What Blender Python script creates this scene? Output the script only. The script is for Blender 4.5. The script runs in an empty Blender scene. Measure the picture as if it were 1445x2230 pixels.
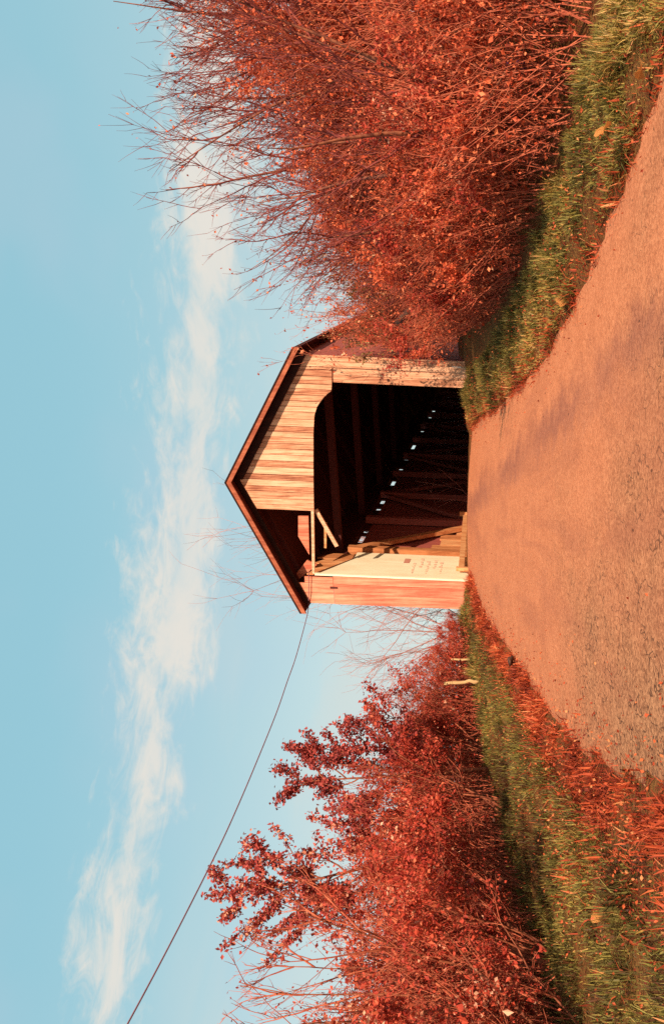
import bpy, bmesh, math, random
import numpy as np
from mathutils import Vector, Matrix

R = math.radians
scene = bpy.context.scene
COL = scene.collection

# ------------------------------------------------------------------ camera (the picture is a print lying on its side: rolled 90 degrees)
F, U0, V0, EYE, SLOPE = 1900.0, 1115.0, 1166.0, 1.6, 0.159
cam_data = bpy.data.cameras.new('camera')
cam = bpy.data.objects.new('camera', cam_data)
COL.objects.link(cam)
cam.matrix_world = Matrix(((0, 1, 0, 0), (0, 0, -1, 0), (-1, 0, 0, EYE), (0, 0, 0, 1)))
cam_data.sensor_fit = 'VERTICAL'
cam_data.sensor_height = 36.0
cam_data.lens = F / 2230 * 36
cam_data.shift_x = -(V0 - 722.5) / 2230
cam_data.clip_start = 0.1
cam_data.clip_end = 6000
scene.camera = cam

# ------------------------------------------------------------------ sun, sky, exposure
SUN_EL = R(28)
SUN_AZ = math.atan2(0.27, -0.963)          # from +Y towards +X
sun_dir = Vector((math.sin(SUN_AZ) * math.cos(SUN_EL), math.cos(SUN_AZ) * math.cos(SUN_EL), math.sin(SUN_EL)))
sl = bpy.data.lights.new('sun', 'SUN')
sl.energy = 5.0
sl.angle = R(0.5)
sl.color = (1.0, 0.83, 0.64)
sun = bpy.data.objects.new('sun', sl)
COL.objects.link(sun)
sun.rotation_euler = sun_dir.to_track_quat('Z', 'Y').to_euler()
sun.location = (10, -20, 30)

scene.view_settings.view_transform = 'Standard'
scene.view_settings.look = 'None'
scene.view_settings.gamma = 1.0
scene.view_settings.use_curve_mapping = False
scene.view_settings.exposure = 0.45
scene.cycles.use_denoising = False
scene.cycles.max_bounces = 10
scene.cycles.diffuse_bounces = 8
scene.cycles.transparent_max_bounces = 4


class NT:
    """small node helper"""
    def __init__(self, tree):
        self.t = tree
        self.t.nodes.clear()

    def n(self, kind, **kw):
        nd = self.t.nodes.new(kind)
        ins = kw.pop('ins', {})
        for k, v in kw.items():
            setattr(nd, k, v)
        for k, v in ins.items():
            if isinstance(v, bpy.types.NodeSocket):
                self.t.links.new(v, nd.inputs[k])
            else:
                nd.inputs[k].default_value = v
        return nd

    def math(self, op, a, b=0.0, c=0.0, clamp=False):
        return self.n('ShaderNodeMath', operation=op, use_clamp=clamp, ins={0: a, 1: b, 2: c}).outputs[0]

    def mix(self, fac, a, b, blend='MIX'):
        nd = self.n('ShaderNodeMix', data_type='RGBA', blend_type=blend)
        for i, v in ((0, fac), (6, a), (7, b)):
            if isinstance(v, bpy.types.NodeSocket):
                self.t.links.new(v, nd.inputs[i])
            else:
                nd.inputs[i].default_value = v if i == 0 or len(v) == 4 else (*v, 1)
        return nd.outputs[2]

    def smooth(self, x, a, b, lo=0.0, hi=1.0):
        nd = self.n('ShaderNodeMapRange', interpolation_type='SMOOTHSTEP',
                    ins={'Value': x, 'From Min': a, 'From Max': b, 'To Min': lo, 'To Max': hi})
        return nd.outputs[0]

    def noise(self, vec, scale, detail=4.0, rough=0.55, dist=0.0):
        return self.n('ShaderNodeTexNoise', ins={'Vector': vec, 'Scale': scale, 'Detail': detail,
                                                 'Roughness': rough, 'Distortion': dist}).outputs[0]

    def ramp(self, fac, stops):
        nd = self.n('ShaderNodeValToRGB', ins={0: fac})
        el = nd.color_ramp.elements
        while len(el) < len(stops):
            el.new(0.5)
        for e, (p, c) in zip(el, stops):
            e.position = p
            e.color = (*c, 1)
        return nd.outputs[0]


world = bpy.data.worlds.new('World')
scene.world = world
world.use_nodes = True
w = NT(world.node_tree)
sky = w.n('ShaderNodeTexSky', sky_type='NISHITA', sun_disc=False, sun_elevation=SUN_EL, sun_rotation=SUN_AZ,
          altitude=0.0, air_density=1.0, dust_density=1.2, ozone_density=1.0)
gen = w.n('ShaderNodeTexCoord').outputs['Generated']
dirn = w.n('ShaderNodeVectorMath', operation='NORMALIZE', ins={0: gen}).outputs[0]
sep = w.n('ShaderNodeSeparateXYZ', ins={0: dirn})
az = w.math('ARCTAN2', sep.outputs[0], sep.outputs[1])
elv = w.math('ARCSINE', sep.outputs[2])
flat = w.n('ShaderNodeCombineXYZ', ins={0: w.math('MULTIPLY', az, 4.0), 1: w.math('MULTIPLY', elv, 11.0), 2: 3.7}).outputs[0]
n1 = w.noise(flat, 1.4, 8.0, 0.62, 0.6)
n2 = w.noise(flat, 5.0, 6.0, 0.65, 0.8)
n3 = w.noise(flat, 0.55, 3.0, 0.5, 0.2)
cen = w.math('SUBTRACT', w.math('SUBTRACT', 0.385, w.math('MULTIPLY', az, 0.10)), w.math('MULTIPLY', w.math('MULTIPLY', az, az), 0.10))
off = w.math('SUBTRACT', elv, cen)
off = w.math('ADD', off, w.math('MULTIPLY', w.math('SUBTRACT', n3, 0.5), 0.09))
prof = w.math('SUBTRACT', 1.0, w.math('DIVIDE', w.math('ABSOLUTE', off), 0.084), clamp=True)
fbm = w.math('ADD', w.math('MULTIPLY', n1, 0.62), w.math('MULTIPLY', n2, 0.38))
dens = w.math('ADD', prof, w.math('MULTIPLY', w.math('SUBTRACT', fbm, 0.5), 2.8))
left = w.smooth(az, 0.05, -0.45, 0.0, 0.16)
band = w.math('MULTIPLY', w.smooth(w.math('SUBTRACT', dens, left), 0.40, 1.0), w.smooth(prof, 0.0, 0.3))
mott = w.noise(w.n('ShaderNodeCombineXYZ', ins={0: w.math('MULTIPLY', az, 3.0), 1: w.math('MULTIPLY', elv, 5.0), 2: 9.1}).outputs[0], 1.3, 3.0, 0.5)
veil = w.math('MULTIPLY', w.smooth(w.math('ADD', n3, w.math('MULTIPLY', n1, 0.4)), 0.62, 0.85), w.smooth(elv, 0.40, 0.25, 0.0, 0.5))
C_TOP, C_HOR = (1.50, 2.88, 3.35, 1), (3.05, 3.42, 3.30, 1)
teal = w.mix(w.smooth(elv, 0.52, 0.08), C_TOP, C_HOR)
teal = w.mix(w.smooth(mott, 0.42, 0.7, 0.0, 0.4), teal, (2.2, 2.98, 3.4, 1))
skyc = w.mix(1.0, sky.outputs[0], (1.10, 1.20, 0.95, 1), 'MULTIPLY')
skyc = w.mix(0.85, skyc, teal)
skyc = w.mix(veil, skyc, (3.3, 3.45, 3.25, 1))
skyc = w.mix(w.math('MULTIPLY', band, w.smooth(n1, 0.3, 0.65, 0.5, 0.88)), skyc, (4.1, 3.8, 3.4, 1))
bg = w.n('ShaderNodeBackground', ins={'Color': skyc, 'Strength': 0.15})
w.t.links.new(bg.outputs[0], w.n('ShaderNodeOutputWorld').inputs[0])


# ------------------------------------------------------------------ helpers: rays, objects, tags
def ground_pt(u, v, h=0.0):
    """a point of the road plane (plus h) seen at upright picture position u, v"""
    du, dv = (u - U0) / F, (V0 - v) / F
    Y = (EYE - h) / (SLOPE - dv)
    return du * Y, Y


def at_depth(u, v, Y):
    return Vector(((u - U0) / F * Y, Y, EYE + (V0 - v) / F * Y))


def tag(o, label=None, cat=None, group=None, kind=None):
    for k, v in (('label', label), ('category', cat), ('group', group), ('kind', kind)):
        if v:
            o[k] = v
    return o


def empty(name, loc, rz=0.0):
    o = bpy.data.objects.new(name, None)
    o.empty_display_size = 0.3
    COL.objects.link(o)
    o.location = loc
    o.rotation_euler = (0, 0, rz)
    return o


def mesh_obj(name, verts, quads, mat, parent=None, rnd=None, smooth=False):
    verts = np.asarray(verts, dtype=np.float32).reshape(-1, 3)
    quads = np.asarray(quads, dtype=np.int32)
    k = quads.shape[1]
    me = bpy.data.meshes.new(name)
    me.vertices.add(len(verts))
    me.vertices.foreach_set('co', verts.ravel())
    me.loops.add(quads.size)
    me.loops.foreach_set('vertex_index', quads.ravel())
    me.polygons.add(len(quads))
    me.polygons.foreach_set('loop_start', np.arange(0, quads.size, k, dtype=np.int32))
    me.polygons.foreach_set('loop_total', np.full(len(quads), k, dtype=np.int32))
    me.polygons.foreach_set('use_smooth', np.full(len(quads), smooth, dtype=bool))
    if rnd is not None:
        at = me.attributes.new('rnd', 'FLOAT', 'POINT')
        at.data.foreach_set('value', np.asarray(rnd, dtype=np.float32))
    me.update(calc_edges=True)
    me.materials.append(mat)
    o = bpy.data.objects.new(name, me)
    COL.objects.link(o)
    if parent:
        o.parent = parent
    return o


class MB:
    """collects six-sided pieces with straight edges"""
    def __init__(self, shear=0.0, seed=1):
        self.v, self.q, self.r = [], [], []
        self.shear = shear
        self.rng = random.Random(seed)

    def hexa(self, c, rnd=None):
        """c: 8 corners, 0-3 one face round, 4-7 the opposite face in the same order"""
        b = len(self.v)
        self.v += [tuple(p) for p in c]
        self.r += [self.rng.random() if rnd is None else rnd] * 8
        for f in ((3, 2, 1, 0), (4, 5, 6, 7), (0, 1, 5, 4), (1, 2, 6, 5), (2, 3, 7, 6), (3, 0, 4, 7)):
            self.q.append([b + i for i in f])

    def box(self, x0, x1, y0, y1, z0, z1, rnd=None):
        self.hexa([(x0, y0, z0), (x1, y0, z0), (x1, y1, z0), (x0, y1, z0),
                   (x0, y0, z1), (x1, y0, z1), (x1, y1, z1), (x0, y1, z1)], rnd)

    def board(self, x0, x1, y0, y1, zb0, zb1, zt0, zt1, rnd=None):
        """an upright board in the x-z plane with slanted ends"""
        self.hexa([(x0, y0, zb0), (x1, y0, zb1), (x1, y1, zb1), (x0, y1, zb0),
                   (x0, y0, zt0), (x1, y0, zt1), (x1, y1, zt1), (x0, y1, zt0)], rnd)

    def bar(self, a, b, wd, ht, up=(0, 0, 1), rnd=None):
        a, b, up = Vector(a), Vector(b), Vector(up)
        d = (b - a).normalized()
        s = d.cross(up).normalized()
        t = s.cross(d).normalized()
        s, t = s * wd / 2, t * ht / 2
        self.hexa([a - s - t, a + s - t, a + s + t, a - s + t, b - s - t, b + s - t, b + s + t, b - s + t], rnd)

    def build(self, name, mat, parent=None):
        v = np.array(self.v, dtype=np.float32)
        v[:, 0] += self.shear * v[:, 2]
        return mesh_obj(name, v, self.q, mat, parent, self.r)


# ------------------------------------------------------------------ materials
def new_mat(name):
    m = bpy.data.materials.new(name)
    m.use_nodes = True
    return m, NT(m.node_tree)


def finish(nt, shader):
    nt.t.links.new(shader, nt.n('ShaderNodeOutputMaterial').inputs[0])


def wood_mat(name, stops, scale=(7, 7, 0.7), streak=0.55, rough=0.85, bump=0.25, blotch=0.3):
    m, t = new_mat(name)
    ob = t.n('ShaderNodeTexCoord').outputs['Object']
    rn = t.n('ShaderNodeAttribute', attribute_name='rnd').outputs['Fac']
    sh = t.n('ShaderNodeCombineXYZ', ins={0: t.math('MULTIPLY', rn, 17.0), 1: t.math('MULTIPLY', rn, 5.0), 2: t.math('MULTIPLY', rn, 9.0)}).outputs[0]
    p = t.n('ShaderNodeVectorMath', operation='ADD', ins={0: ob, 1: sh}).outputs[0]
    q = t.n('ShaderNodeMapping', ins={'Vector': p, 'Scale': scale}).outputs[0]
    g = t.noise(q, 1.3, 6.0, 0.6, 0.4)
    fine = t.noise(t.n('ShaderNodeMapping', ins={'Vector': p, 'Scale': tuple(s * 5 for s in scale)}).outputs[0], 1.6, 4.0, 0.6)
    bl = t.noise(p, 1.7, 5.0, 0.6, 0.3)
    v = t.math('ADD', t.math('MULTIPLY', t.math('SUBTRACT', g, 0.5), streak * 2.2), 0.5)
    v = t.math('ADD', v, t.math('MULTIPLY', t.math('SUBTRACT', rn, 0.5), 0.42))
    v = t.math('ADD', v, t.math('MULTIPLY', t.math('SUBTRACT', fine, 0.5), 0.5))
    v = t.math('ADD', v, t.math('MULTIPLY', t.math('SUBTRACT', bl, 0.5), blotch * 2))
    col = t.ramp(v, stops)
    bm = t.n('ShaderNodeBump', ins={'Strength': bump, 'Distance': 0.01, 'Height': t.math('ADD', g, t.math('MULTIPLY', fine, 0.5))})
    b = t.n('ShaderNodeBsdfPrincipled', ins={'Base Color': col, 'Roughness': rough, 'Normal': bm.outputs[0], 'Specular IOR Level': 0.15})
    finish(t, b.outputs[0])
    return m


M_PORTAL = wood_mat('weathered portal boards', [(0.10, (0.22, 0.062, 0.034)), (0.36, (0.45, 0.17, 0.088)), (0.58, (0.67, 0.315, 0.175)), (0.88, (0.82, 0.47, 0.29))], streak=0.65, blotch=0.25, scale=(22, 22, 1.1))
M_JAMB = wood_mat('red faded jamb boards', [(0.12, (0.36, 0.06, 0.034)), (0.38, (0.58, 0.15, 0.085)), (0.62, (0.72, 0.26, 0.15)), (0.95, (0.84, 0.45, 0.28))], streak=0.55, blotch=0.25, scale=(14, 14, 0.6))
M_CREAM = wood_mat('cream painted boards', [(0.0, (0.62, 0.38, 0.22)), (0.28, (0.80, 0.62, 0.40)), (0.6, (0.86, 0.73, 0.50)), (1.0, (0.90, 0.80, 0.58))], streak=0.4, blotch=0.3)
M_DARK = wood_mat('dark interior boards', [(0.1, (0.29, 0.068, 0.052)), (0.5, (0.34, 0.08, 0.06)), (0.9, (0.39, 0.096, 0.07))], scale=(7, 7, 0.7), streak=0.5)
M_BLACK = wood_mat('dark roof boards', [(0.1, (0.075, 0.017, 0.014)), (0.5, (0.085, 0.02, 0.016)), (0.9, (0.10, 0.023, 0.018))])  # near-black red brown for roof slopes, rafters, ties and top plate
M_TIMBER = wood_mat('orange bare and sunlit timber', [(0.1, (0.3, 0.09, 0.03)), (0.5, (0.58, 0.22, 0.085)), (0.9, (0.78, 0.40, 0.18))], streak=0.6)  # also carries the sunlit tone of the lining and first truss members
M_FASCIA = wood_mat('red brown fascia boards', [(0.1, (0.16, 0.03, 0.016)), (0.5, (0.34, 0.085, 0.042)), (0.9, (0.52, 0.16, 0.08))])
M_EDGE_SHADE = wood_mat('dark roof edge and rake shade', [(0.1, (0.02, 0.006, 0.004)), (0.5, (0.04, 0.012, 0.008)), (0.9, (0.07, 0.02, 0.012))])  # near-black for the drip edge and the painted shade below the rake
M_ROOF = wood_mat('weathered shingles', [(0.1, (0.05, 0.02, 0.012)), (0.5, (0.12, 0.05, 0.03)), (0.9, (0.22, 0.10, 0.06))], scale=(3, 3, 3))
M_FLOOR = wood_mat('worn floor planks', [(0.1, (0.12, 0.04, 0.02)), (0.5, (0.3, 0.12, 0.06)), (0.9, (0.45, 0.2, 0.1))])
M_STONE = wood_mat('sandstone blocks', [(0.1, (0.16, 0.07, 0.04)), (0.5, (0.32, 0.16, 0.09)), (0.9, (0.45, 0.25, 0.15))], scale=(2, 2, 2))
M_STAKE = wood_mat('sun bleached stake', [(0.1, (0.4, 0.2, 0.08)), (0.5, (0.66, 0.42, 0.2)), (0.9, (0.78, 0.58, 0.32))], scale=(12, 12, 2))


def plain_mat(name, col, rough=0.8):
    m, t = new_mat(name)
    ob = t.n('ShaderNodeTexCoord').outputs['Object']
    n = t.noise(ob, 9.0, 4.0)
    c = t.mix(n, tuple(0.7 * x for x in col), tuple(min(1, 1.25 * x) for x in col))
    finish(t, t.n('ShaderNodeBsdfPrincipled', ins={'Base Color': c, 'Roughness': rough, 'Specular IOR Level': 0.2}).outputs[0])
    return m


M_WIRE = plain_mat('aged wire', (0.26, 0.11, 0.13))
M_NOTICE = plain_mat('faded red notice', (0.42, 0.10, 0.07))
M_FADED = plain_mat('almost vanished lettering', (0.78, 0.47, 0.32))
M_BLUE = plain_mat('blue scrap', (0.09, 0.035, 0.16))


def leaf_mat(name, stops, trans=0.25, rough=0.6, vary=0.25):
    m, t = new_mat(name)
    rn = t.n('ShaderNodeAttribute', attribute_name='rnd').outputs['Fac']
    orn = t.n('ShaderNodeObjectInfo').outputs['Random']
    f = t.math('ADD', rn, t.math('MULTIPLY', t.math('SUBTRACT', orn, 0.5), vary), clamp=True)
    col = t.ramp(f, stops)
    b = t.n('ShaderNodeBsdfPrincipled', ins={'Base Color': col, 'Roughness': rough, 'Specular IOR Level': 0.25})
    tr = t.n('ShaderNodeBsdfTranslucent', ins={'Color': col})
    mx = t.n('ShaderNodeMixShader', ins={0: trans, 1: b.outputs[0], 2: tr.outputs[0]})
    finish(t, mx.outputs[0])
    return m


M_LEAF_ORANGE = leaf_mat('orange red autumn leaves', [(0.0, (0.20, 0.024, 0.010)), (0.3, (0.56, 0.08, 0.030)), (0.65, (0.84, 0.155, 0.058)), (0.9, (0.90, 0.27, 0.115)), (1.0, (0.92, 0.52, 0.30))])
M_LEAF_RED = leaf_mat('crimson autumn leaves', [(0.0, (0.16, 0.015, 0.010)), (0.4, (0.42, 0.040, 0.022)), (0.78, (0.60, 0.080, 0.038)), (0.95, (0.74, 0.18, 0.085)), (1.0, (0.84, 0.42, 0.26))])
M_LEAF_DARK = leaf_mat('deep maroon leaves', [(0.0, (0.20, 0.022, 0.02)), (0.5, (0.42, 0.06, 0.05)), (0.9, (0.58, 0.11, 0.075)), (1.0, (0.7, 0.28, 0.16))])
M_LEAF_VINE = leaf_mat('withered olive leaves', [(0.0, (0.07, 0.025, 0.008)), (0.5, (0.2, 0.09, 0.03)), (0.85, (0.36, 0.2, 0.06)), (1.0, (0.75, 0.55, 0.3))])
M_GRASS = leaf_mat('autumn grass', [(0.0, (0.06, 0.018, 0.008)), (0.2, (0.14, 0.045, 0.016)), (0.34, (0.10, 0.072, 0.02)), (0.50, (0.20, 0.155, 0.036)), (0.66, (0.36, 0.27, 0.06)), (0.80, (0.56, 0.34, 0.085)), (0.92, (0.68, 0.27, 0.08)), (1.0, (0.78, 0.5, 0.2))], trans=0.3)
M_WEED = leaf_mat('dry red weeds', [(0.0, (0.16, 0.02, 0.008)), (0.35, (0.46, 0.065, 0.022)), (0.8, (0.72, 0.14, 0.045)), (1.0, (0.80, 0.36, 0.14))], trans=0.3)
M_DRYLEAF = leaf_mat('dry yellow leaf', [(0.0, (0.7, 0.34, 0.1)), (1.0, (0.8, 0.42, 0.14))], trans=0.3)


def bark_mat(name, a, b):
    m, t = new_mat(name)
    ob = t.n('ShaderNodeTexCoord').outputs['Object']
    n = t.noise(ob, 14.0, 3.0, 0.6)
    c = t.mix(t.smooth(n, 0.3, 0.7), a, b)
    finish(t, t.n('ShaderNodeBsdfPrincipled', ins={'Base Color': c, 'Roughness': 0.75, 'Specular IOR Level': 0.2}).outputs[0])
    return m


M_BARK = bark_mat('red brown bark', (0.15, 0.034, 0.018), (0.38, 0.11, 0.05))
M_TWIG = bark_mat('red twigs', (0.32, 0.055, 0.03), (0.60, 0.155, 0.075))
M_TWIG_FAR = bark_mat('pale rosy twigs', (0.40, 0.16, 0.14), (0.55, 0.25, 0.21))
M_BARK_DARK = bark_mat('dark wet bark', (0.09, 0.022, 0.016), (0.34, 0.11, 0.055))
M_TWIG_DARK = bark_mat('purple red twigs', (0.11, 0.02, 0.02), (0.32, 0.065, 0.045))
M_LOG = bark_mat('charred log', (0.03, 0.01, 0.006), (0.12, 0.05, 0.03))


def ground_mat():
    m, t = new_mat('leaf strewn soil')
    ob = t.n('ShaderNodeTexCoord').outputs['Object']
    a = t.noise(ob, 1.1, 6.0, 0.6)
    b = t.noise(ob, 22.0, 5.0, 0.7)
    c = t.math('ADD', t.math('MULTIPLY', a, 0.4), t.math('MULTIPLY', b, 0.6))
    col = t.ramp(c, [(0.3, (0.09, 0.022, 0.01)), (0.45, (0.20, 0.06, 0.02)), (0.55, (0.27, 0.12, 0.035)), (0.7, (0.45, 0.15, 0.05))])
    bm = t.n('ShaderNodeBump', ins={'Strength': 1.0, 'Distance': 0.08, 'Height': b})
    finish(t, t.n('ShaderNodeBsdfPrincipled', ins={'Base Color': col, 'Roughness': 0.95, 'Normal': bm.outputs[0], 'Specular IOR Level': 0.1}).outputs[0])
    return m


def road_mat():
    m, t = new_mat('old tar and chip road')
    ob = t.n('ShaderNodeTexCoord').outputs['Object']
    big = t.noise(ob, 0.55, 4.0, 0.55, 0.3)
    mid = t.noise(ob, 3.2, 5.0, 0.65)
    grit = t.noise(ob, 75.0, 4.0, 0.75)
    chip = t.n('ShaderNodeTexVoronoi', feature='F1', ins={'Vector': ob, 'Scale': 55.0}).outputs['Color']
    chipv = t.n('ShaderNodeSeparateColor', ins={0: chip}).outputs[0]
    v = t.math('ADD', t.math('MULTIPLY', grit, 0.50), t.math('MULTIPLY', chipv, 0.24))
    v = t.math('ADD', v, t.math('MULTIPLY', mid, 0.22))
    col = t.ramp(v, [(0.18, (0.23, 0.070, 0.029)), (0.37, (0.45, 0.138, 0.060)), (0.54, (0.60, 0.198, 0.089)), (0.78, (0.73, 0.285, 0.14))])
    # greyer, older surface nearer the foot of the hill and to the left; worn wheel track stains running along the road
    xyz = t.n('ShaderNodeSeparateXYZ', ins={0: ob})
    old = t.math('ADD', t.math('ADD', t.math('MULTIPLY', xyz.outputs[1], -0.11), t.math('MULTIPLY', xyz.outputs[0], -0.13)), t.math('MULTIPLY', big, 0.9))
    oldf = t.smooth(old, -0.50, 0.10, 0.0, 0.85)
    col = t.mix(oldf, col, t.mix(t.smooth(v, 0.25, 0.75), (0.10, 0.042, 0.020), (0.58, 0.26, 0.125)))
    trk = t.math('SUBTRACT', xyz.outputs[0], t.math('SUBTRACT', 1.55, t.math('MULTIPLY', xyz.outputs[1], 0.075)))
    trk = t.math('ADD', trk, t.math('MULTIPLY', t.math('SUBTRACT', mid, 0.5), 0.9))
    trf = t.math('MULTIPLY', t.smooth(t.math('ABSOLUTE', trk), 0.42, 0.0), t.smooth(big, 0.35, 0.6, 0.3, 0.7))
    col = t.mix(trf, col, t.mix(v, (0.14, 0.04, 0.03), (0.40, 0.135, 0.085)))
    bands = t.noise(t.n('ShaderNodeMapping', ins={'Vector': ob, 'Scale': (1.0, 0.16, 1.0)}).outputs[0], 1.5, 4.0, 0.55, 0.5)
    col = t.mix(t.smooth(bands, 0.45, 0.68, 0.0, 0.5), col, t.mix(v, (0.20, 0.058, 0.032), (0.52, 0.165, 0.085)))
    # fine crazing
    wob = t.n('ShaderNodeVectorMath', operation='ADD', ins={0: ob, 1: t.n('ShaderNodeTexNoise', ins={'Vector': ob, 'Scale': 4.0}).outputs['Color']}).outputs[0]
    crk = t.n('ShaderNodeTexVoronoi', feature='DISTANCE_TO_EDGE', ins={'Vector': wob, 'Scale': 2.6}).outputs['Distance']
    crf = t.math('MULTIPLY', t.smooth(crk, 0.03, 0.006), t.smooth(old, -0.5, -0.05, 0.0, 0.8))
    crf = t.math('MULTIPLY', crf, t.smooth(mid, 0.38, 0.52))
    col = t.mix(crf, col, (0.07, 0.025, 0.015, 1))
    # dropped bits
    spk = t.n('ShaderNodeTexVoronoi', feature='F1', ins={'Vector': t.n('ShaderNodeMapping', ins={'Vector': ob, 'Scale': (1.4, 0.7, 1)}).outputs[0], 'Scale': 3.2})
    spf = t.smooth(t.math('ADD', spk.outputs['Distance'], t.math('MULTIPLY', grit, 0.05)), 0.085, 0.06, 0.0, 0.85)
    col = t.mix(spf, col, (0.10, 0.032, 0.018, 1))
    h = t.math('ADD', t.math('ADD', grit, t.math('MULTIPLY', chipv, 0.8)), t.math('MULTIPLY', crf, -2.0))
    bm = t.n('ShaderNodeBump', ins={'Strength': 0.55, 'Distance': 0.012, 'Height': h})
    finish(t, t.n('ShaderNodeBsdfPrincipled', ins={'Base Color': col, 'Roughness': 0.9, 'Normal': bm.outputs[0], 'Specular IOR Level': 0.15}).outputs[0])
    return m


# ------------------------------------------------------------------ the bridge's own frame
TH = R(18.0)
EX = np.array((math.cos(TH), -math.sin(TH)))      # along the portal, to the right
AX = np.array((math.sin(TH), math.cos(TH)))       # into the bridge
OX, OY, OZ = 0.455, 19.27, 2.95
LEAN = 0.045
BR_LEN = 30.0


def to_local(X, Y):
    dx, dy = X - OX, Y - OY
    return dx * EX[0] + dy * EX[1], dx * AX[0] + dy * AX[1]


def pf(u, v, y=0.0):
    """upright picture position -> (x, z) on the plane at depth y of the bridge, lean taken out"""
    du, dv = (u - U0) / F, (V0 - v) / F
    Y = (y + OX * AX[0] + OY * AX[1]) / (du * AX[0] + AX[1])
    lx, _ = to_local(du * Y, Y)
    z = EYE + dv * Y - OZ
    return lx - LEAN * z, z


def y_on_wall(u, xl, z=3.2):
    """depth at which a picture column meets the wall plane x = xl"""
    du = (u - U0) / F
    x = xl + LEAN * z
    return (OX + x * EX[0] - du * (OY + x * EX[1])) / (du * AX[1] - AX[0])


# ------------------------------------------------------------------ terrain
edge_px_r = [(2120, 1440), (1830, 1340), (1700, 1290), (1580, 1240), (1440, 1170), (1355, 1085), (1322, 1040)]
edge_px_l = [(490, 1445), (550, 1300), (660, 1190), (750, 1140), (820, 1090), (895, 1045), (960, 1026)]
er = [ground_pt(*p) for p in edge_px_r]
el_ = [ground_pt(*p) for p in edge_px_l]
ery, erx = np.array([p[1] for p in er]), np.array([p[0] for p in er])
ely, elx = np.array([p[1] for p in el_]), np.array([p[0] for p in el_])


def road_r(Y):
    return np.interp(Y, ery, erx, left=erx[0] + 0.1)


def road_l(Y):
    return np.interp(Y, ely, elx, left=elx[0])


def lumps(X, Y):
    return (np.sin(X * 1.7 + Y * 0.6) * np.sin(Y * 1.3 - X * 0.4) * 0.5 + np.sin(X * 4.1 + 1.3) * np.sin(Y * 3.7 + X) * 0.3)


def tz(X, Y):
    X, Y = np.asarray(X, float), np.asarray(Y, float)
    lx, ly = to_local(X, Y)
    near = SLOPE * np.clip(Y, -40, 40)
    far = np.interp(ly, [-3, 0.9, 1.6, 6, 12, 20, 28, 30.2, 60, 200, 1500], [9, 3.6, 2.7, -1.5, -3.6, -3.8, 0.5, 2.7, 3.0, 1.5, 0.0])
    dr, dl = X - road_r(Y), road_l(Y) - X
    side = np.where(dr > 0, 0.0 + 0.10 * np.clip(dr / 0.6, 0, 1) + 0.16 * np.clip(dr - 1.0, 0, 14), 0)
    side = np.where(dl > 0, 0.0 + 0.06 * np.clip(dl / 0.8, 0, 1) - 0.03 * np.clip(dl - 2.5, 0, 30), side)
    inside = (dr <= 0) & (dl <= 0)
    side = np.where(inside, -0.05, side)
    wob = np.where(inside, 0, lumps(X, Y) * 0.07 * np.clip(np.maximum(dr, dl), 0, 1))
    return np.minimum(near + side + wob, far)


def spaced(lo, hi, fine_lo, fine_hi, step, grow=1.25):
    a = list(np.arange(fine_lo, fine_hi + 1e-6, step))
    s, x = step, fine_hi
    while x < hi:
        s *= grow
        x = min(hi, x + s)
        a.append(x)
    s, x = step, fine_lo
    while x > lo:
        s *= grow
        x = max(lo, x - s)
        a.insert(0, x)
    return np.array(a)


gx = spaced(-900, 900, -9, 12, 0.15)
gy = spaced(-60, 1600, 2, 52, 0.2)
GX, GY = np.meshgrid(gx, gy)
GZ = tz(GX, GY)
nx, ny = len(gx), len(gy)
idx = np.arange(nx * ny).reshape(ny, nx)
quads = np.stack([idx[:-1, :-1], idx[:-1, 1:], idx[1:, 1:], idx[1:, :-1]], -1).reshape(-1, 4)
g = mesh_obj('ground', np.stack([GX, GY, GZ], -1).reshape(-1, 3), quads, ground_mat(), smooth=True)
tag(g, kind='structure')

# road: a sheet on the slope with ragged edges, ending at the sill of the bridge
rng = np.random.default_rng(5)
ry = np.concatenate([np.arange(-40, 3, 2.0), np.arange(3, 21.01, 0.08)])
rows, nacross = [], 14
jag = rng.normal(0, 1, (len(ry) + 8, 2))
jag = np.stack([np.convolve(jag[:, k], np.ones(6) / 6, 'same') for k in (0, 1)], 1) * 0.07
for i, Y in enumerate(ry):
    l, r_ = float(road_l(Y)), float(road_r(Y))
    j1, j2 = jag[i]
    xs = np.linspace(l - 0.14 + j1, r_ + 0.14 + j2, nacross)
    _, ly = to_local(xs, np.full(nacross, Y))
    Yc = np.where(ly > 0.06, Y - (ly - 0.06) / AX[1], Y)
    crown = 0.085 * (1 - np.linspace(-1, 1, nacross) ** 2) - 0.055
    rows.append(np.stack([xs, Yc, SLOPE * Yc + crown + 0.004], -1))
V = np.array(rows)
idx = np.arange(V.shape[0] * nacross).reshape(-1, nacross)
quads = np.stack([idx[:-1, :-1], idx[:-1, 1:], idx[1:, 1:], idx[1:, :-1]], -1).reshape(-1, 4)
road = mesh_obj('road', V.reshape(-1, 3), quads, road_mat(), smooth=True)
tag(road, kind='structure')

# ------------------------------------------------------------------ covered bridge
bridge = empty('covered_bridge', (OX, OY, OZ), -TH)
tag(bridge, 'weathered wooden covered bridge with boarded gable and dark open portal at the road\'s end', 'covered bridge')
OV = 0.27
xpk, zpk = pf(1180, 493, -OV)
xle, zle = pf(895, 657, -OV)
xre, zre = pf(1474, 640, -OV)
sl_l = (zpk - zle) / (xpk - xle)
sl_r = (zpk - zre) / (xre - xpk)


def rake(x, drop=0.0):
    return (zpk - (x - xpk) * sl_r if x > xpk else zpk - (xpk - x) * sl_l) - drop


x_out_px = pf(909, 860)[0]
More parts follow.
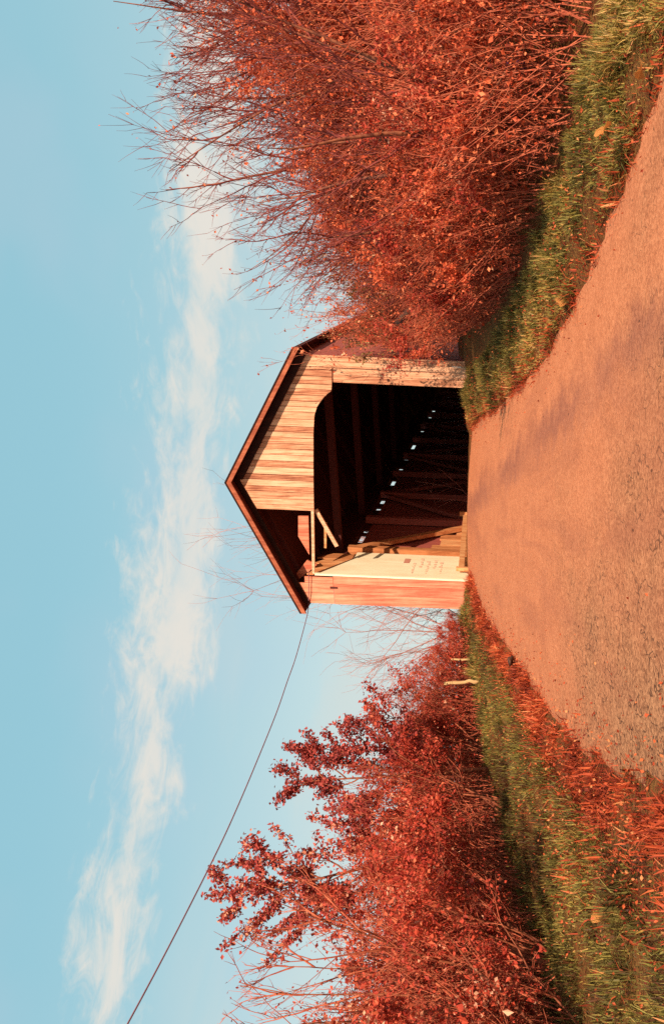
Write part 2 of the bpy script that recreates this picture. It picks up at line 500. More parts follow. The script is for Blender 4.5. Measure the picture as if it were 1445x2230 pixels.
# roof: two boarded slopes
for sgn, xe, ze in ((-1, xle, zle), (1, xre, zre)):
    mb = MB(LEAN, 3 + sgn)
    n = 60
    for i in range(n):
        y0 = -OV + 0.03 + (BR_LEN + 0.5) * i / n
        y1 = -OV + 0.03 + (BR_LEN + 0.5) * (i + 1) / n - 0.004
        j = mb.rng.uniform(-0.004, 0.004)
        x0, z0, x1, z1 = xpk + sgn * 0.004, zpk, xe, ze
        mb.hexa([(x0, y0, z0 - 0.07 + j), (x1, y0, z1 - 0.07 + j), (x1, y1, z1 - 0.07 + j), (x0, y1, z0 - 0.07 + j),
                 (x0, y0, z0 - 0.012 + j), (x1, y0, z1 - 0.012 + j), (x1, y1, z1 - 0.012 + j), (x0, y1, z0 - 0.012 + j)])
    mb.build('roof_slope', M_BLACK, bridge)
    mb = MB(LEAN, 9)
    for k in range(14):                      # shingle courses
        f0, f1 = k / 14, (k + 1) / 14 + 0.02
        xa, za = xpk + (xe - xpk) * f0, zpk + (ze - zpk) * f0
        xb, zb = xpk + (xe - xpk) * min(f1, 1.0), zpk + (ze - zpk) * min(f1, 1.0)
        mb.hexa([(xa, -OV + 0.01, za + 0.002), (xb, -OV + 0.01, zb + 0.006), (xb, BR_LEN + 0.25, zb + 0.006), (xa, BR_LEN + 0.25, za + 0.002),
                 (xa, -OV + 0.01, za + 0.010), (xb, -OV + 0.01, zb + 0.024), (xb, BR_LEN + 0.25, zb + 0.024), (xa, BR_LEN + 0.25, za + 0.010)])
    mb.build('shingles', M_ROOF, bridge)
    mb = MB(LEAN, 11)
    mb.hexa([(xpk, -OV - 0.03, zpk - 0.105), (xe, -OV - 0.03, ze - 0.105), (xe, -OV + 0.008, ze - 0.105), (xpk, -OV + 0.008, zpk - 0.105),
             (xpk, -OV - 0.03, zpk + 0.0), (xe, -OV - 0.03, ze + 0.0), (xe, -OV + 0.008, ze + 0.0), (xpk, -OV + 0.008, zpk + 0.0)], 0.6)
    mb.build('rake_board', M_FASCIA, bridge)
    mb = MB(LEAN, 13)
    mb.hexa([(xpk, -OV - 0.045, zpk + 0.003), (xe, -OV - 0.045, ze + 0.003), (xe, -OV + 0.006, ze + 0.003), (xpk, -OV + 0.006, zpk + 0.003),
             (xpk, -OV - 0.045, zpk + 0.034), (xe, -OV - 0.045, ze + 0.034), (xe, -OV + 0.006, ze + 0.034), (xpk, -OV + 0.006, zpk + 0.034)], 0.3)
    mb.build('drip_edge', M_EDGE_SHADE, bridge)
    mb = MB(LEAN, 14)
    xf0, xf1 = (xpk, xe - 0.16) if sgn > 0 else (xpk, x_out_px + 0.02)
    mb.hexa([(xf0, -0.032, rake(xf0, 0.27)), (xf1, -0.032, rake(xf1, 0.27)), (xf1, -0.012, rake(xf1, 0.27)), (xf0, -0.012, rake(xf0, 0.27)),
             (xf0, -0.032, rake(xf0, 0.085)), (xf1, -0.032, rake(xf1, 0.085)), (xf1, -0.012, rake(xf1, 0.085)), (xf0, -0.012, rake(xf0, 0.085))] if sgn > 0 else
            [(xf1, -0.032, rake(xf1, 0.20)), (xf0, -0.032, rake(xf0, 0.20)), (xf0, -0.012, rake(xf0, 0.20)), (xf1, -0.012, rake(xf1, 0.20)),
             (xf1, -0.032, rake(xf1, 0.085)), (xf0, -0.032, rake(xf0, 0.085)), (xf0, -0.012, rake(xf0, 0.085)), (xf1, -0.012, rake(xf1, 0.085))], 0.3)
    mb.build('rake_shade_strip', M_EDGE_SHADE, bridge)  # dark strip on the gable painting the soffit and eave shadow
    # rafters and the purlin under the eave
    for i in range(20):
        mb = MB(LEAN, 15 + i)
        y = 0.5 + i * 1.55
        mb.bar((xpk, y, zpk - 0.13), (xe - sgn * 0.12, y, ze + abs(0.12) * (sl_r if sgn > 0 else sl_l) - 0.13), 0.07, 0.11, up=(0, 0, 1))
        mb.build('rafter', M_BLACK, bridge)

# gable boards: missing on the left, rounded opening on the right
xg0 = pf(1120, 620)[0]
xg1 = pf(1457, 700)[0]
arch_px = [(1080, 684), (1120, 683), (1200, 682), (1290, 682), (1325, 684), (1345, 690), (1362, 702), (1374, 714), (1378, 721), (1393, 722), (1470, 722)]
arch = [pf(*p) for p in arch_px]
ax_, az_ = [p[0] for p in arch], [p[1] for p in arch]
x_jr = pf(1391, 860)[0]                      # inner edge of the right jamb
x_seam = pf(1424, 860)[0]
x_jl = pf(972, 860)[0]                       # inner edge of the left jamb
x_out = pf(909, 860)[0]


def base_z(x):
    wx, wy = OX + x * EX[0], OY + x * EX[1]
    return float(tz(wx, wy)) - OZ - 0.12


mb = MB(LEAN, 21)
x = xg0
while x < x_seam - 0.03:
    wd = mb.rng.uniform(0.11, 0.17)
    x1 = min(x + wd, x_seam)
    ys = mb.rng.uniform(-0.008, 0.006)
    rr = mb.rng.random()
    n = 3
    for k in range(n):                       # thin strips so that the lower end follows the curved opening
        a, b = x + (x1 - x) * k / n, x + (x1 - x) * (k + 1) / n
        if k == n - 1:
            b -= 0.012
        jag = 0.0
        mb.board(a, b, ys, ys + 0.028, np.interp(a, ax_, az_) + jag, np.interp(b, ax_, az_) + jag, rake(a, 0.08), rake(b, 0.08), rr)
    x = x1
mb.build('gable_boarding', M_PORTAL, bridge)
# right jamb: short inner boards below the gable, long outer boards
mb = MB(LEAN, 24)
xs = np.linspace(x_jr, x_seam, 3)
for i in range(2):
    ys = 0.034 + mb.rng.uniform(-0.004, 0.004)
    zt = pf(1400, 723)[1]
    mb.board(xs[i], xs[i + 1] - 0.006, ys, ys + 0.028, base_z(xs[i]), base_z(xs[i + 1]), zt + 0.1, zt + 0.1, 0.35 + 0.3 * i)
xs = np.linspace(x_seam, xg1, 3)
for i in range(2):
    ys = mb.rng.uniform(-0.006, 0.004)
    mb.board(xs[i], xs[i + 1] - 0.006, ys, ys + 0.028, base_z(xs[i]), base_z(xs[i + 1]), rake(xs[i], 0.08), rake(xs[i + 1], 0.08), 0.75 - 0.2 * i)
mb.build('jamb_boarding', M_PORTAL, bridge)
# left jamb
mb = MB(LEAN, 27)
z_s = pf(940, 726)[1]
xs = [x_out, x_out + (x_jl - x_out) * 0.36, x_out + (x_jl - x_out) * 0.7, x_jl]
for i in range(3):
    ys = mb.rng.uniform(-0.006, 0.006)
    mb.board(xs[i], xs[i + 1] - 0.007, ys, ys + 0.028, base_z(xs[i]), base_z(xs[i + 1]), z_s - 0.012, z_s - 0.012, (0.55, 0.3, 0.62)[i])
    if i < 2:
        mb.board(xs[i], xs[i + 1] - 0.012, ys + 0.012, ys + 0.04, z_s, z_s, rake(xs[i], 0.09) if i else zle + 0.12, rake(xs[i + 1], 0.09), (0.8, 0.7)[i])
    else:
        mb.board(xs[i], xs[i + 1] - 0.07, ys + 0.012, ys + 0.04, z_s, z_s, rake(xs[i], 0.09) - 0.25, rake(xs[i], 0.09) - 0.25, 0.6)
jl = mb.build('jamb_boarding', M_JAMB, bridge)
# cream shelter panel lining the left wall behind the jamb
y_p0, y_p1 = 0.05, 1.5
zp0 = pf(984, 690)[1]
zp1 = zp0 - 0.62
mb = MB(LEAN, 31)
npl = 6
for i in range(npl):
    a, b = y_p0 + (y_p1 - y_p0) * i / npl, y_p0 + (y_p1 - y_p0) * (i + 1) / npl
    za, zb = [zp0 + (zp1 - zp0) * min(1, (q - y_p0) / 1.0) for q in (a, b)]
    mb.hexa([(x_jl - 0.03, a, -0.2), (x_jl, a, -0.2), (x_jl, b - 0.002, -0.2), (x_jl - 0.03, b - 0.002, -0.2),
             (x_jl - 0.03, a, za), (x_jl, a, za), (x_jl, b - 0.002, zb), (x_jl - 0.03, b - 0.002, zb)], 0.4 + 0.2 * mb.rng.random())
panel = mb.build('shelter_panel', M_CREAM, bridge)
mb = MB(LEAN, 32)
mb.box(x_jl - 0.012, x_jl + 0.03, -0.03, 0.045, -0.35, zp0 + 0.05, 0.9)
mb.build('corner_trim', M_CREAM, bridge)
mb = MB(LEAN, 33)
for i in range(4):                            # loose boards above the slanting top of the panel
    a = 0.08 + 0.34 * i
    zl = zp0 - 0.62 * min(1, a)
    zr = zp0 - 0.62 * min(1, a + 0.32)
    mb.hexa([(x_jl - 0.05, a, zl + 0.05), (x_jl - 0.02, a, zl + 0.05), (x_jl - 0.02, a + 0.32, zr + 0.05), (x_jl - 0.05, a + 0.32, zr + 0.05),
             (x_jl - 0.05, a, zp0 + 0.26), (x_jl - 0.02, a, zp0 + 0.26), (x_jl - 0.02, a + 0.32, zp0 + 0.12 - 0.06 * i), (x_jl - 0.05, a + 0.32, zp0 + 0.12 - 0.06 * i)])
mb.build('loose_boards', M_TIMBER, bridge)
# the faded notice and all but vanished lettering on the panel
xf = x_jl + 0.004


def on_panel(mb, y0, y1, z0, z1, sk=0.0):
    mb.hexa([(xf - 0.003, y0, z0), (xf, y0, z0), (xf, y1, z0 + sk), (xf - 0.003, y1, z0 + sk),
             (xf - 0.003, y0, z1), (xf, y0, z1), (xf, y1, z1 + sk), (xf - 0.003, y1, z1 + sk)])


mb = MB(LEAN, 35)
for k in range(4):
    on_panel(mb, 0.93 + 0.075 * k, 0.98 + 0.075 * k, 1.66, 1.80)
mb.build('faded_notice', M_NOTICE, panel)
mb = MB(LEAN, 36)
rr = random.Random(8)
for row, zc in enumerate((1.50, 1.34, 1.18, 1.02, 0.86)):
    y = 0.25 + rr.uniform(0, 0.15)
    while y < (1.2 if row % 2 else 1.05):
        wd = rr.uniform(0.04, 0.13)
        if rr.random() < 0.75:
            on_panel(mb, y, y + wd, zc + rr.uniform(-0.01, 0.01), zc + rr.uniform(0.03, 0.085))
        y += wd + rr.uniform(0.015, 0.05)
mb.build('faded_lettering', M_FADED, panel)
# tie pole, brace and stub across the open left part of the gable
mb = MB(LEAN, 41)
pa, pb = pf(1122, 680, 0.0), pf(984, 681, 0.0)
mb.bar((pa[0] + 0.15, 0.06, pa[1]), (pb[0] - 0.05, 0.06, pb[1]), 0.06, 0.06, rnd=0.95)
mb.build('tie_pole', M_PORTAL, bridge)
mb = MB(LEAN, 42)
pa, pb = pf(1120, 687, 0.12), pf(1040, 733, 0.12)
mb.bar((pa[0], 0.14, pa[1]), (pb[0], 0.14, pb[1]), 0.05, 0.085, rnd=0.9)
mb.build('brace', M_PORTAL, bridge)
mb = MB(LEAN, 43)
pa, pb = pf(1092, 708, 0.3), pf(1046, 707, 0.3)
mb.bar((pa[0], 0.3, pa[1]), (pb[0] - 0.1, 0.3, pb[1]), 0.04, 0.06, rnd=0.7)
mb.build('stub_beam', M_TIMBER, bridge)
mb = MB(LEAN, 44)
q = [pf(1022, 673, 0.3), pf(1106, 671, 0.3), pf(1106, 649, 0.3), pf(1062, 649, 0.3)]
mb.hexa([(p[0], 0.30, p[1]) for p in q] + [(p[0], 0.34, p[1]) for p in q], 0.45)
mb.build('hanging_board', M_JAMB, bridge)
mb = MB(LEAN, 45)
q = [pf(1000, 690, 0.4), pf(1010, 668, 0.4), pf(975, 640, 0.4), pf(966, 648, 0.4)]
mb.hexa([(p[0], 0.40, p[1]) for p in q] + [(p[0], 0.45, p[1]) for p in q], 0.35)
mb.build('knee_brace', M_JAMB, bridge)

# side walls of upright boards
WX_L, WX_R = x_jl - 0.30, x_seam + 0.02
z_slot = 3.28
slots = []
for u, wd in ((1056, .60), (1072, .22), (1100, .62), (1121, .25), (1137, .42), (1178, .60), (1206, .52), (1229, .2), (1257, .75), (1275, .7), (1291, .3), (1306, .6), (1321, .32), (1335, .4), (1350, .5)):
    yy = y_on_wall(u, WX_L, z_slot)
    slots.append((yy - wd / 2, yy + wd / 2))


def in_slot(y):
    return any(a < y < b for a, b in slots)


mb = MB(LEAN, 51)
slit = None
y_slit = y_on_wall(1237, WX_L, 1.3)
y = 1.45
while y < BR_LEN:
    wd = mb.rng.uniform(0.2, 0.3)
    j = mb.rng.uniform(-0.006, 0.006)
    zb = -0.6
    if slit is None and y + wd > y_slit:     # one board is split and lets light through
        slit = y
        mb.box(WX_L - 0.03 + j, WX_L + j, y, y + wd - 0.16, zb, z_slot - 0.075)
        for za, zc in ((zb, 1.0), (1.22, 1.27), (1.55, z_slot - 0.075)):
            mb.box(WX_L - 0.03 + j, WX_L + j, y + wd - 0.16, y + wd - 0.001, za, zc)
    else:
        mb.box(WX_L - 0.03 + j, WX_L + j, y, y + wd - 0.001, zb, z_slot - 0.095)
    y += wd
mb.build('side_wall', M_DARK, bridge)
mb = MB(LEAN, 52)
cuts = [0.0] + [c for s in slots for c in s] + [BR_LEN]
for k in range(0, len(cuts), 2):
    if cuts[k + 1] - cuts[k] > 0.02:
        mb.box(WX_L - 0.04, WX_L + 0.01, cuts[k], cuts[k + 1], z_slot - 0.10, z_slot + 0.08)
mb.box(WX_L - 0.1, WX_L + 0.12, 0.06, BR_LEN, z_slot + 0.075, zle - 0.02)
mb.build('top_plate', M_BLACK, bridge)
mb = MB(LEAN, 53)
y = 0.06
while y < BR_LEN:
    wd = mb.rng.uniform(0.2, 0.3)
    j = mb.rng.uniform(-0.006, 0.006)
    mb.box(xg1 - 0.05 + j, xg1 - 0.02 + j, y, y + wd - 0.001, -0.6, zre - 0.02)
    y += wd
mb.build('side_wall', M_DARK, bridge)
# truss posts, diagonals and a low rail inside the left wall
for i in range(12):
    y = 2.1 + i * 2.4
    for xx in (WX_L + 0.14, xg1 - 0.22):
        mb = MB(LEAN, 55 + i)
        mb.box(xx - 0.09, xx + 0.09, y - 0.09, y + 0.09, -0.05, 3.35)
        mb.build('truss_post', M_TIMBER if i == 0 and xx < 0 else M_DARK, bridge)  # sunlight on the first left post is put into its colour
for i in range(11):
    y = 2.1 + i * 2.4
    for xx in (WX_L + 0.14, xg1 - 0.22):
        a, b = (0.2, 3.2) if i % 2 else (3.2, 0.2)
        mb = MB(LEAN, 80 + i)
        mb.bar((xx, y + 0.1, a), (xx, y + 2.3, b), 0.1, 0.16)
        mb.build('truss_diagonal', M_TIMBER if i == 0 and xx < 0 else M_DARK, bridge)  # orange colour of the nearest left diagonal stands for sun on it
mb = MB(LEAN, 57)
for i, (y0, y1, zt) in enumerate(((1.55, 1.85, 2.25), (1.86, 2.2, 2.05), (2.22, 2.5, 2.2), (2.52, 2.9, 1.35), (2.92, 3.3, 1.15), (3.32, 3.7, 1.2), (3.72, 4.15, 0.8))):
    mb.box(WX_L + 0.03, WX_L + 0.055 + 0.004 * (i % 3), y0, y1, -0.05, zt)
mb.build('sunlit_lining_boards', M_TIMBER, bridge)  # boards whose orange colour and stepped tops carry the wall's sunlit patch
mb = MB(LEAN, 58)
rx = x_jl + 0.12
mb.bar((rx, 0.35, 0.38), (rx - 0.05, 4.6, 0.60), 0.05, 0.13, rnd=0.9)
mb.bar((rx - 0.02, 4.55, 0.0), (rx - 0.02, 4.55, 0.76), 0.11, 0.11, up=(0, 1, 0), rnd=0.9)
mb.bar((rx, 0.4, -0.2), (rx, 0.4, 0.5), 0.09, 0.09, up=(0, 1, 0), rnd=0.6)
mb.build('guard_rail', M_TIMBER, bridge)
# floor, sill, abutment, far end
mb = MB(0, 61)
y = 0.1
while y < BR_LEN:
    mb.box(WX_L, xg1 - 0.06, y, y + 0.24, -0.12, -0.06)
    y += 0.245
mb.build('floor_planks', M_FLOOR, bridge)
mb = MB(0, 62)
for xx in (x_out + 0.3, -0.9, 0.9, xg1 - 0.35):
    mb.box(xx - 0.15, xx + 0.15, 0.9, BR_LEN, -0.62, -0.125)
mb.build('floor_beams', M_DARK, bridge)
for yb in (1.0, BR_LEN - 1.4):
    mb = MB(0, 63)
    for k in range(9):
        for s in range(6):
            mb.box(-3.0 + s * 1.0, -3.0 + s * 1.0 + 0.985, yb - 0.06 * (k % 2), yb + 1.3, -0.64 - 0.5 * (k + 1), -0.64 - 0.5 * k - 0.012)
    mb.build('abutment', M_STONE, bridge)
mb = MB(LEAN, 64)
x = x_out
while x < xg1 - 0.02:
    x1 = min(x + 0.22, xg1)
    lo = -0.3 if (x < x_jl or x1 > x_jr + 0.1) else 3.3
    mb.board(x, x1 - 0.006, BR_LEN - 0.03, BR_LEN, lo, lo, rake(x, 0.09), rake(x1, 0.09))
    x = x1
mb.build('rear_boarding', M_PORTAL, bridge)
for i in range(10):
    mb = MB(LEAN, 65 + i)
    y = 2.1 + i * 3.0
    mb.box(WX_L, xg1 - 0.1, y - 0.09, y + 0.09, 3.5, 3.66)
    mb.build('cross_tie', M_BLACK, bridge)

# ------------------------------------------------------------------ overhead wire
wire_px = [(985, 672), (940, 672), (905, 671), (880, 666), (801, 644.5), (747, 625.6), (677, 601.4), (569.5, 558), (475, 518), (381, 475), (200, 384), (0, 278), (-300, 112), (-900, -250)]
pts = []
for u, v in wire_px:
    iy = 1 / 20.0 + (1 / 9.0 - 1 / 20.0) * (895 - u) / 895
    if u >= 905:
        xx, zz = pf(u, v, -0.05)
        xx += LEAN * zz
        P = np.array((OX, OY)) + xx * EX - 0.05 * AX
        pts.append((P[0], P[1], zz + OZ))
    else:
        pts.append(tuple(at_depth(u, v, 1 / iy)))
pts = np.array(pts)


def resample(P, n):
    d = np.r_[0, np.cumsum(np.linalg.norm(np.diff(P, axis=0), axis=1))]
    s = np.linspace(0, d[-1], n)
    return np.stack([np.interp(s, d, P[:, k]) for k in range(3)], -1)


def catmull(P, k=8):
    Q = np.vstack([2 * P[0] - P[1], P, 2 * P[-1] - P[-2]])
    out = []
    for i in range(1, len(Q) - 2):
        t = np.linspace(0, 1, k, endpoint=False)[:, None]
        a, b, c, d = Q[i - 1], Q[i], Q[i + 1], Q[i + 2]
        out.append(0.5 * ((2 * b) + (c - a) * t + (2 * a - 5 * b + 4 * c - d) * t ** 2 + (3 * b - a - 3 * c + d) * t ** 3))
    return np.vstack(out + [P[-1:]])


def tubes(polys, sides):
    """polys: list of (points n x 3, radii n) -> verts, quads; polylines of one length are done together"""
    V, Q, off = [], [], 0
    by = {}
    for p, r in polys:
        by.setdefault(len(p), []).append((p, r))
    for n, lst in by.items():
        P = np.array([a for a, _ in lst])
        Rr = np.array([b for _, b in lst])
        T = np.gradient(P, axis=1)
        T /= np.linalg.norm(T, axis=2, keepdims=True) + 1e-9
        ref = np.where(np.abs(T[..., 2:3]) > 0.9, np.array((1.0, 0, 0)), np.array((0, 0, 1.0)))
        S = np.cross(T, ref)
        S /= np.linalg.norm(S, axis=2, keepdims=True) + 1e-9
        B = np.cross(T, S)
        ang = np.arange(sides) * 2 * math.pi / sides
        ring = (S[:, :, None, :] * np.cos(ang)[None, None, :, None] + B[:, :, None, :] * np.sin(ang)[None, None, :, None]) * Rr[:, :, None, None] + P[:, :, None, :]
        m = len(lst)
        ids = np.arange(m * n * sides).reshape(m, n, sides) + off
        nxt = np.roll(ids, -1, axis=2)
        q = np.stack([ids[:, :-1], nxt[:, :-1], nxt[:, 1:], ids[:, 1:]], -1).reshape(-1, 4)
        V.append(ring.reshape(-1, 3))
        Q.append(q)
        off += m * n * sides
    return np.vstack(V), np.vstack(Q)


wp = resample(catmull(pts), 90)
wv, wq = tubes([(wp, np.full(90, 0.009))], 6)
wire = mesh_obj('overhead_wire', wv, wq, M_WIRE, smooth=True)
tag(wire, 'single dark wire slung from the bridge portal across the sky', 'wire')


# ------------------------------------------------------------------ vegetation generator
def branch(rng, p, d, L, r0, r1, n, wob, up):
    pts = [p]
    d = d / np.linalg.norm(d)
    for _ in range(n - 1):
        d = d + rng.normal(0, wob, 3) + np.array((0, 0, up))
        d /= np.linalg.norm(d)
        p = p + d * (L / (n - 1))
        pts.append(p)
    return np.array(pts), np.linspace(r0, r1, n)


def perp_dir(rng, d, ang):
    d = d / np.linalg.norm(d)
    a = rng.normal(0, 1, 3)
    a -= d * a.dot(d)
    a /= np.linalg.norm(a) + 1e-9
    return d * math.cos(ang) + a * math.sin(ang)


def leaves_at(rng, P, size, droop=0.2):
    """diamond shaped folded leaves at points P"""
    m = len(P)
    s = size * rng.uniform(0.6, 1.35, (m, 1))
    a = rng.normal(0, 1, (m, 3))
    a[:, 2] -= droop
    a /= np.linalg.norm(a, axis=1, keepdims=True)
    b = rng.normal(0, 1, (m, 3))
    b -= a * (a * b).sum(1, keepdims=True)
    b /= np.linalg.norm(b, axis=1, keepdims=True)
    c = np.cross(a, b)
    v = np.stack([P, P + a * s * 0.5 + b * s * 0.32 + c * s * 0.12, P + a * s, P + a * s * 0.5 - b * s * 0.32 + c * s * 0.12], 1)
    rn = np.repeat(rng.random(m), 4)
    return v.reshape(-1, 3), np.arange(m * 4).reshape(m, 4), rn


def make_shrub(name, seed, H, stems=9, spread=0.5, lean=(0, 0), bare=0.0, leaf=0.05, leaf_n=9000, leaf_top=0.75, mats=None,
               side=8, twig=6, sub=3, r=0.022, wob=0.10, up=0.04, thin=1.0, base_r=0.25, first=0.25, tip_leaf=40, twig_len=0.36, blen=1.0):
    """H: height. leaf_top: share of the height that carries the dense leaves"""
    rng = np.random.default_rng(seed)
    bark, twm, lfm = mats
    root = empty(name, (0, 0, 0))
    L0, L1, L2 = [], [], []
    anchors = []
    for i in range(stems):
        a = rng.uniform(0, 2 * math.pi)
        tilt = spread * math.sqrt(rng.random())
        d = np.array((math.sin(tilt) * math.cos(a) + lean[0], math.sin(tilt) * math.sin(a) + lean[1], math.cos(tilt)))
        p = np.array((math.cos(a), math.sin(a), 0)) * base_r * rng.random() + np.array((0, 0, -0.1))
        L = H * rng.uniform(0.72, 1.08) * (1.0 if i else 1.1)
        P, Rr = branch(rng, p, d, L, r * rng.uniform(0.6, 1.2), 0.003 * thin, 9, wob, up)
        L0.append((P, Rr))
        for k in range(side):
            t = rng.uniform(first, 0.97)
            f = t * 8
            j = min(int(f), 7)
            q = P[j] + (P[j + 1] - P[j]) * (f - j)
            dd = perp_dir(rng, P[j + 1] - P[j], rng.uniform(0.35, 0.9))
            l1 = L * blen * rng.uniform(0.22, 0.48) * (1.12 - 0.7 * t)
            B, Br = branch(rng, q, dd, l1, max(0.0035 * thin, np.interp(f, range(9), Rr) * 0.55), 0.0025 * thin, 6, wob * 1.2, up * 1.5)
            L1.append((B, Br))
            for m in range(twig):
                t2 = rng.uniform(0.15, 1.0)
                f2 = t2 * 5
                j2 = min(int(f2), 4)
                q2 = B[j2] + (B[j2 + 1] - B[j2]) * (f2 - j2)
                d2 = perp_dir(rng, B[j2 + 1] - B[j2], rng.uniform(0.3, 0.9))
                l2 = l1 * rng.uniform(0.25, 0.6) * twig_len / 0.36
                C, Cr = branch(rng, q2, d2, l2, 0.0034 * thin, 0.002 * thin, 4, wob * 1.2, up * 2)
                L2.append((C, Cr))
                anchors.append(C)
                for s in range(sub):
                    q3 = C[rng.integers(1, 4)]
                    d3 = perp_dir(rng, C[-1] - C[0], rng.uniform(0.3, 0.9))
                    D, Dr = branch(rng, q3, d3, l2 * rng.uniform(0.3, 0.6), 0.0026 * thin, 0.0016 * thin, 3, wob, up * 2)
                    L2.append((D, Dr))
                    anchors.append(D)
    v, q = tubes(L0, 6)
    mesh_obj('stems', v, q, bark, root, smooth=True)
    v1, q1 = tubes(L1, 4)
    v2, q2 = tubes(L2, 3)
    mesh_obj('twigs', np.vstack([v1, v2]), np.vstack([q1, q2 + len(v1)]), twm, root, smooth=True)
    if leaf_n:
        A = np.vstack(anchors)
        tips = np.array([a[-1] for a in anchors])
        zmax = np.percentile(A[:, 2], 99)
        lim = zmax * leaf_top
        # clumps: leaves gather in some parts of the crown and leave others open
        ph = rng.uniform(0, 6, 6)
        w = np.sin(A[:, 0] * 5 + ph[0]) * np.sin(A[:, 1] * 5 + ph[1]) + np.sin(A[:, 2] * 6 + ph[2] + A[:, 0] * 2)
        w = np.clip(0.6 + 0.5 * w, 0.06, None)
        w *= 1 / (1 + np.exp((A[:, 2] - lim) / (0.06 * zmax)))
        w /= w.sum()
        pick = rng.choice(len(A), leaf_n, p=w)
        P = A[pick] + rng.normal(0, leaf * 0.9, (leaf_n, 3))
        if tip_leaf:
            P = np.vstack([P, tips[rng.integers(0, len(tips), tip_leaf)]])
        v, q, rn = leaves_at(rng, P, leaf * np.exp(rng.normal(0, 0.25, (len(P), 1))))
        cl = np.sin(P[:, 0] * 4.3 + ph[3]) * np.sin(P[:, 2] * 3.7 + ph[4]) * np.sin(P[:, 1] * 4.0 + ph[5])
        rn = np.clip(rn * 0.75 + 0.12 + 0.28 * np.repeat(cl, 4), 0, 1)
        mesh_obj('leaves', v, q, lfm, root, rnd=rn)
    return root


def make_forked(name, seed, H, stems=7, spread=0.45, lean=(-0.12, 0), base_r=0.3, r=0.040, leaf_n=1800, mats=None, n1=8, n2=6, n3=4):
    """bare forking brush: dark limbs that divide and divide again into short fine twigs"""
    rng = np.random.default_rng(seed)
    bark, twm, lfm = mats
    root = empty(name, (0, 0, 0))
    L0, L1, L2, L3 = [], [], [], []

    def along(P, t):
        f = t * (len(P) - 1)
        j = min(int(f), len(P) - 2)
        return P[j] + (P[j + 1] - P[j]) * (f - j), P[j + 1] - P[j]

    for i in range(stems):
        a = rng.uniform(0, 2 * math.pi)
        tilt = spread * math.sqrt(rng.random())
        d = np.array((math.sin(tilt) * math.cos(a) + lean[0], math.sin(tilt) * math.sin(a) + lean[1], math.cos(tilt)))
        p = np.array((math.cos(a), math.sin(a), 0)) * base_r * rng.random() + np.array((0, 0, -0.1))
        L = H * rng.uniform(0.75, 1.0)
        P, Rr = branch(rng, p, d, L, r * rng.uniform(0.6, 1.15), 0.004, 14, 0.07, 0.01)
        L0.append((P, Rr))
        for k in range(n1):
            t = rng.uniform(0.25, 0.92)
            q, dd = along(P, t)
            l1 = (1.08 - t) * L * rng.uniform(0.5, 0.85)
            B, Br = branch(rng, q, perp_dir(rng, dd, rng.uniform(0.35, 0.75)), l1, 0.009 + 0.008 * (1 - t), 0.003, 11, 0.08, 0.045)
            L1.append((B, Br))
            for m in range(n2):
                q2, d2 = along(B, rng.uniform(0.25, 1.0))
                l2 = min(0.75, l1 * rng.uniform(0.2, 0.5)) + 0.06
                C, Cr = branch(rng, q2, perp_dir(rng, d2, rng.uniform(0.3, 0.75)), l2, 0.0052, 0.002, 7, 0.09, 0.05)
                L2.append((C, Cr))
                for s_ in range(n3):
                    q3, d3 = along(C, rng.uniform(0.3, 1.0))
                    D, Dr = branch(rng, q3, perp_dir(rng, d3, rng.uniform(0.3, 0.8)), l2 * rng.uniform(0.2, 0.5) + 0.03, 0.0032, 0.0012, 4, 0.08, 0.05)
                    L3.append((D, Dr))
    v, q = tubes(L0, 6)
    mesh_obj('stems', v, q, bark, root, smooth=True)
    v1, q1 = tubes(L1, 5)
    v2, q2 = tubes(L2, 3)
    v3, q3 = tubes(L3, 3)
    mesh_obj('twigs', np.vstack([v1, v2, v3]), np.vstack([q1, q2 + len(v1), q3 + len(v1) + len(v2)]), twm, root, smooth=True)
    A = np.vstack([p for p, _ in L2 + L3])
    w = 1 / (1 + np.exp((A[:, 2] - 0.5 * H) / (0.08 * H)))
    P = A[rng.choice(len(A), leaf_n, p=w / w.sum())] + rng.normal(0, 0.03, (leaf_n, 3))
    tips = np.array([p[-1] for p, _ in L3])
    P = np.vstack([P, tips[rng.integers(0, len(tips), 110)]])
    v, q, rn = leaves_at(rng, P, 0.038)
    mesh_obj('leaves', v, q, lfm, root, rnd=rn)
    return root


def copy_tree(o):
    c = o.copy()
    COL.objects.link(c)
    for ch in list(o.children):
        d = ch.copy()
        COL.objects.link(d)
        d.parent = c
    return c


used = set()


def place(proto, X, Y, rz, sc, label, cat, group=None, sink=0.05):
    """the first placing moves the original, later ones are copies"""
    o = proto if proto.name not in used else copy_tree(proto)
    used.add(proto.name)
    o.location = (X, Y, float(tz(X, Y)) - sink)
    o.rotation_euler = (0, 0, rz)
    o.scale = (sc, sc, sc) if not isinstance(sc, tuple) else sc
    if 'label' in o:
        del o['label']
    return tag(o, label, cat, group)


ORANGE = (M_BARK_DARK, M_TWIG, M_LEAF_ORANGE)
TALL = (M_BARK_DARK, M_TWIG_DARK, M_LEAF_ORANGE)
RED = (M_BARK, M_TWIG, M_LEAF_RED)
DARKR = (M_BARK, M_TWIG, M_LEAF_DARK)
GR = 'brush of the thicket right of the road'
GL = 'brush of the thicket left of the road'

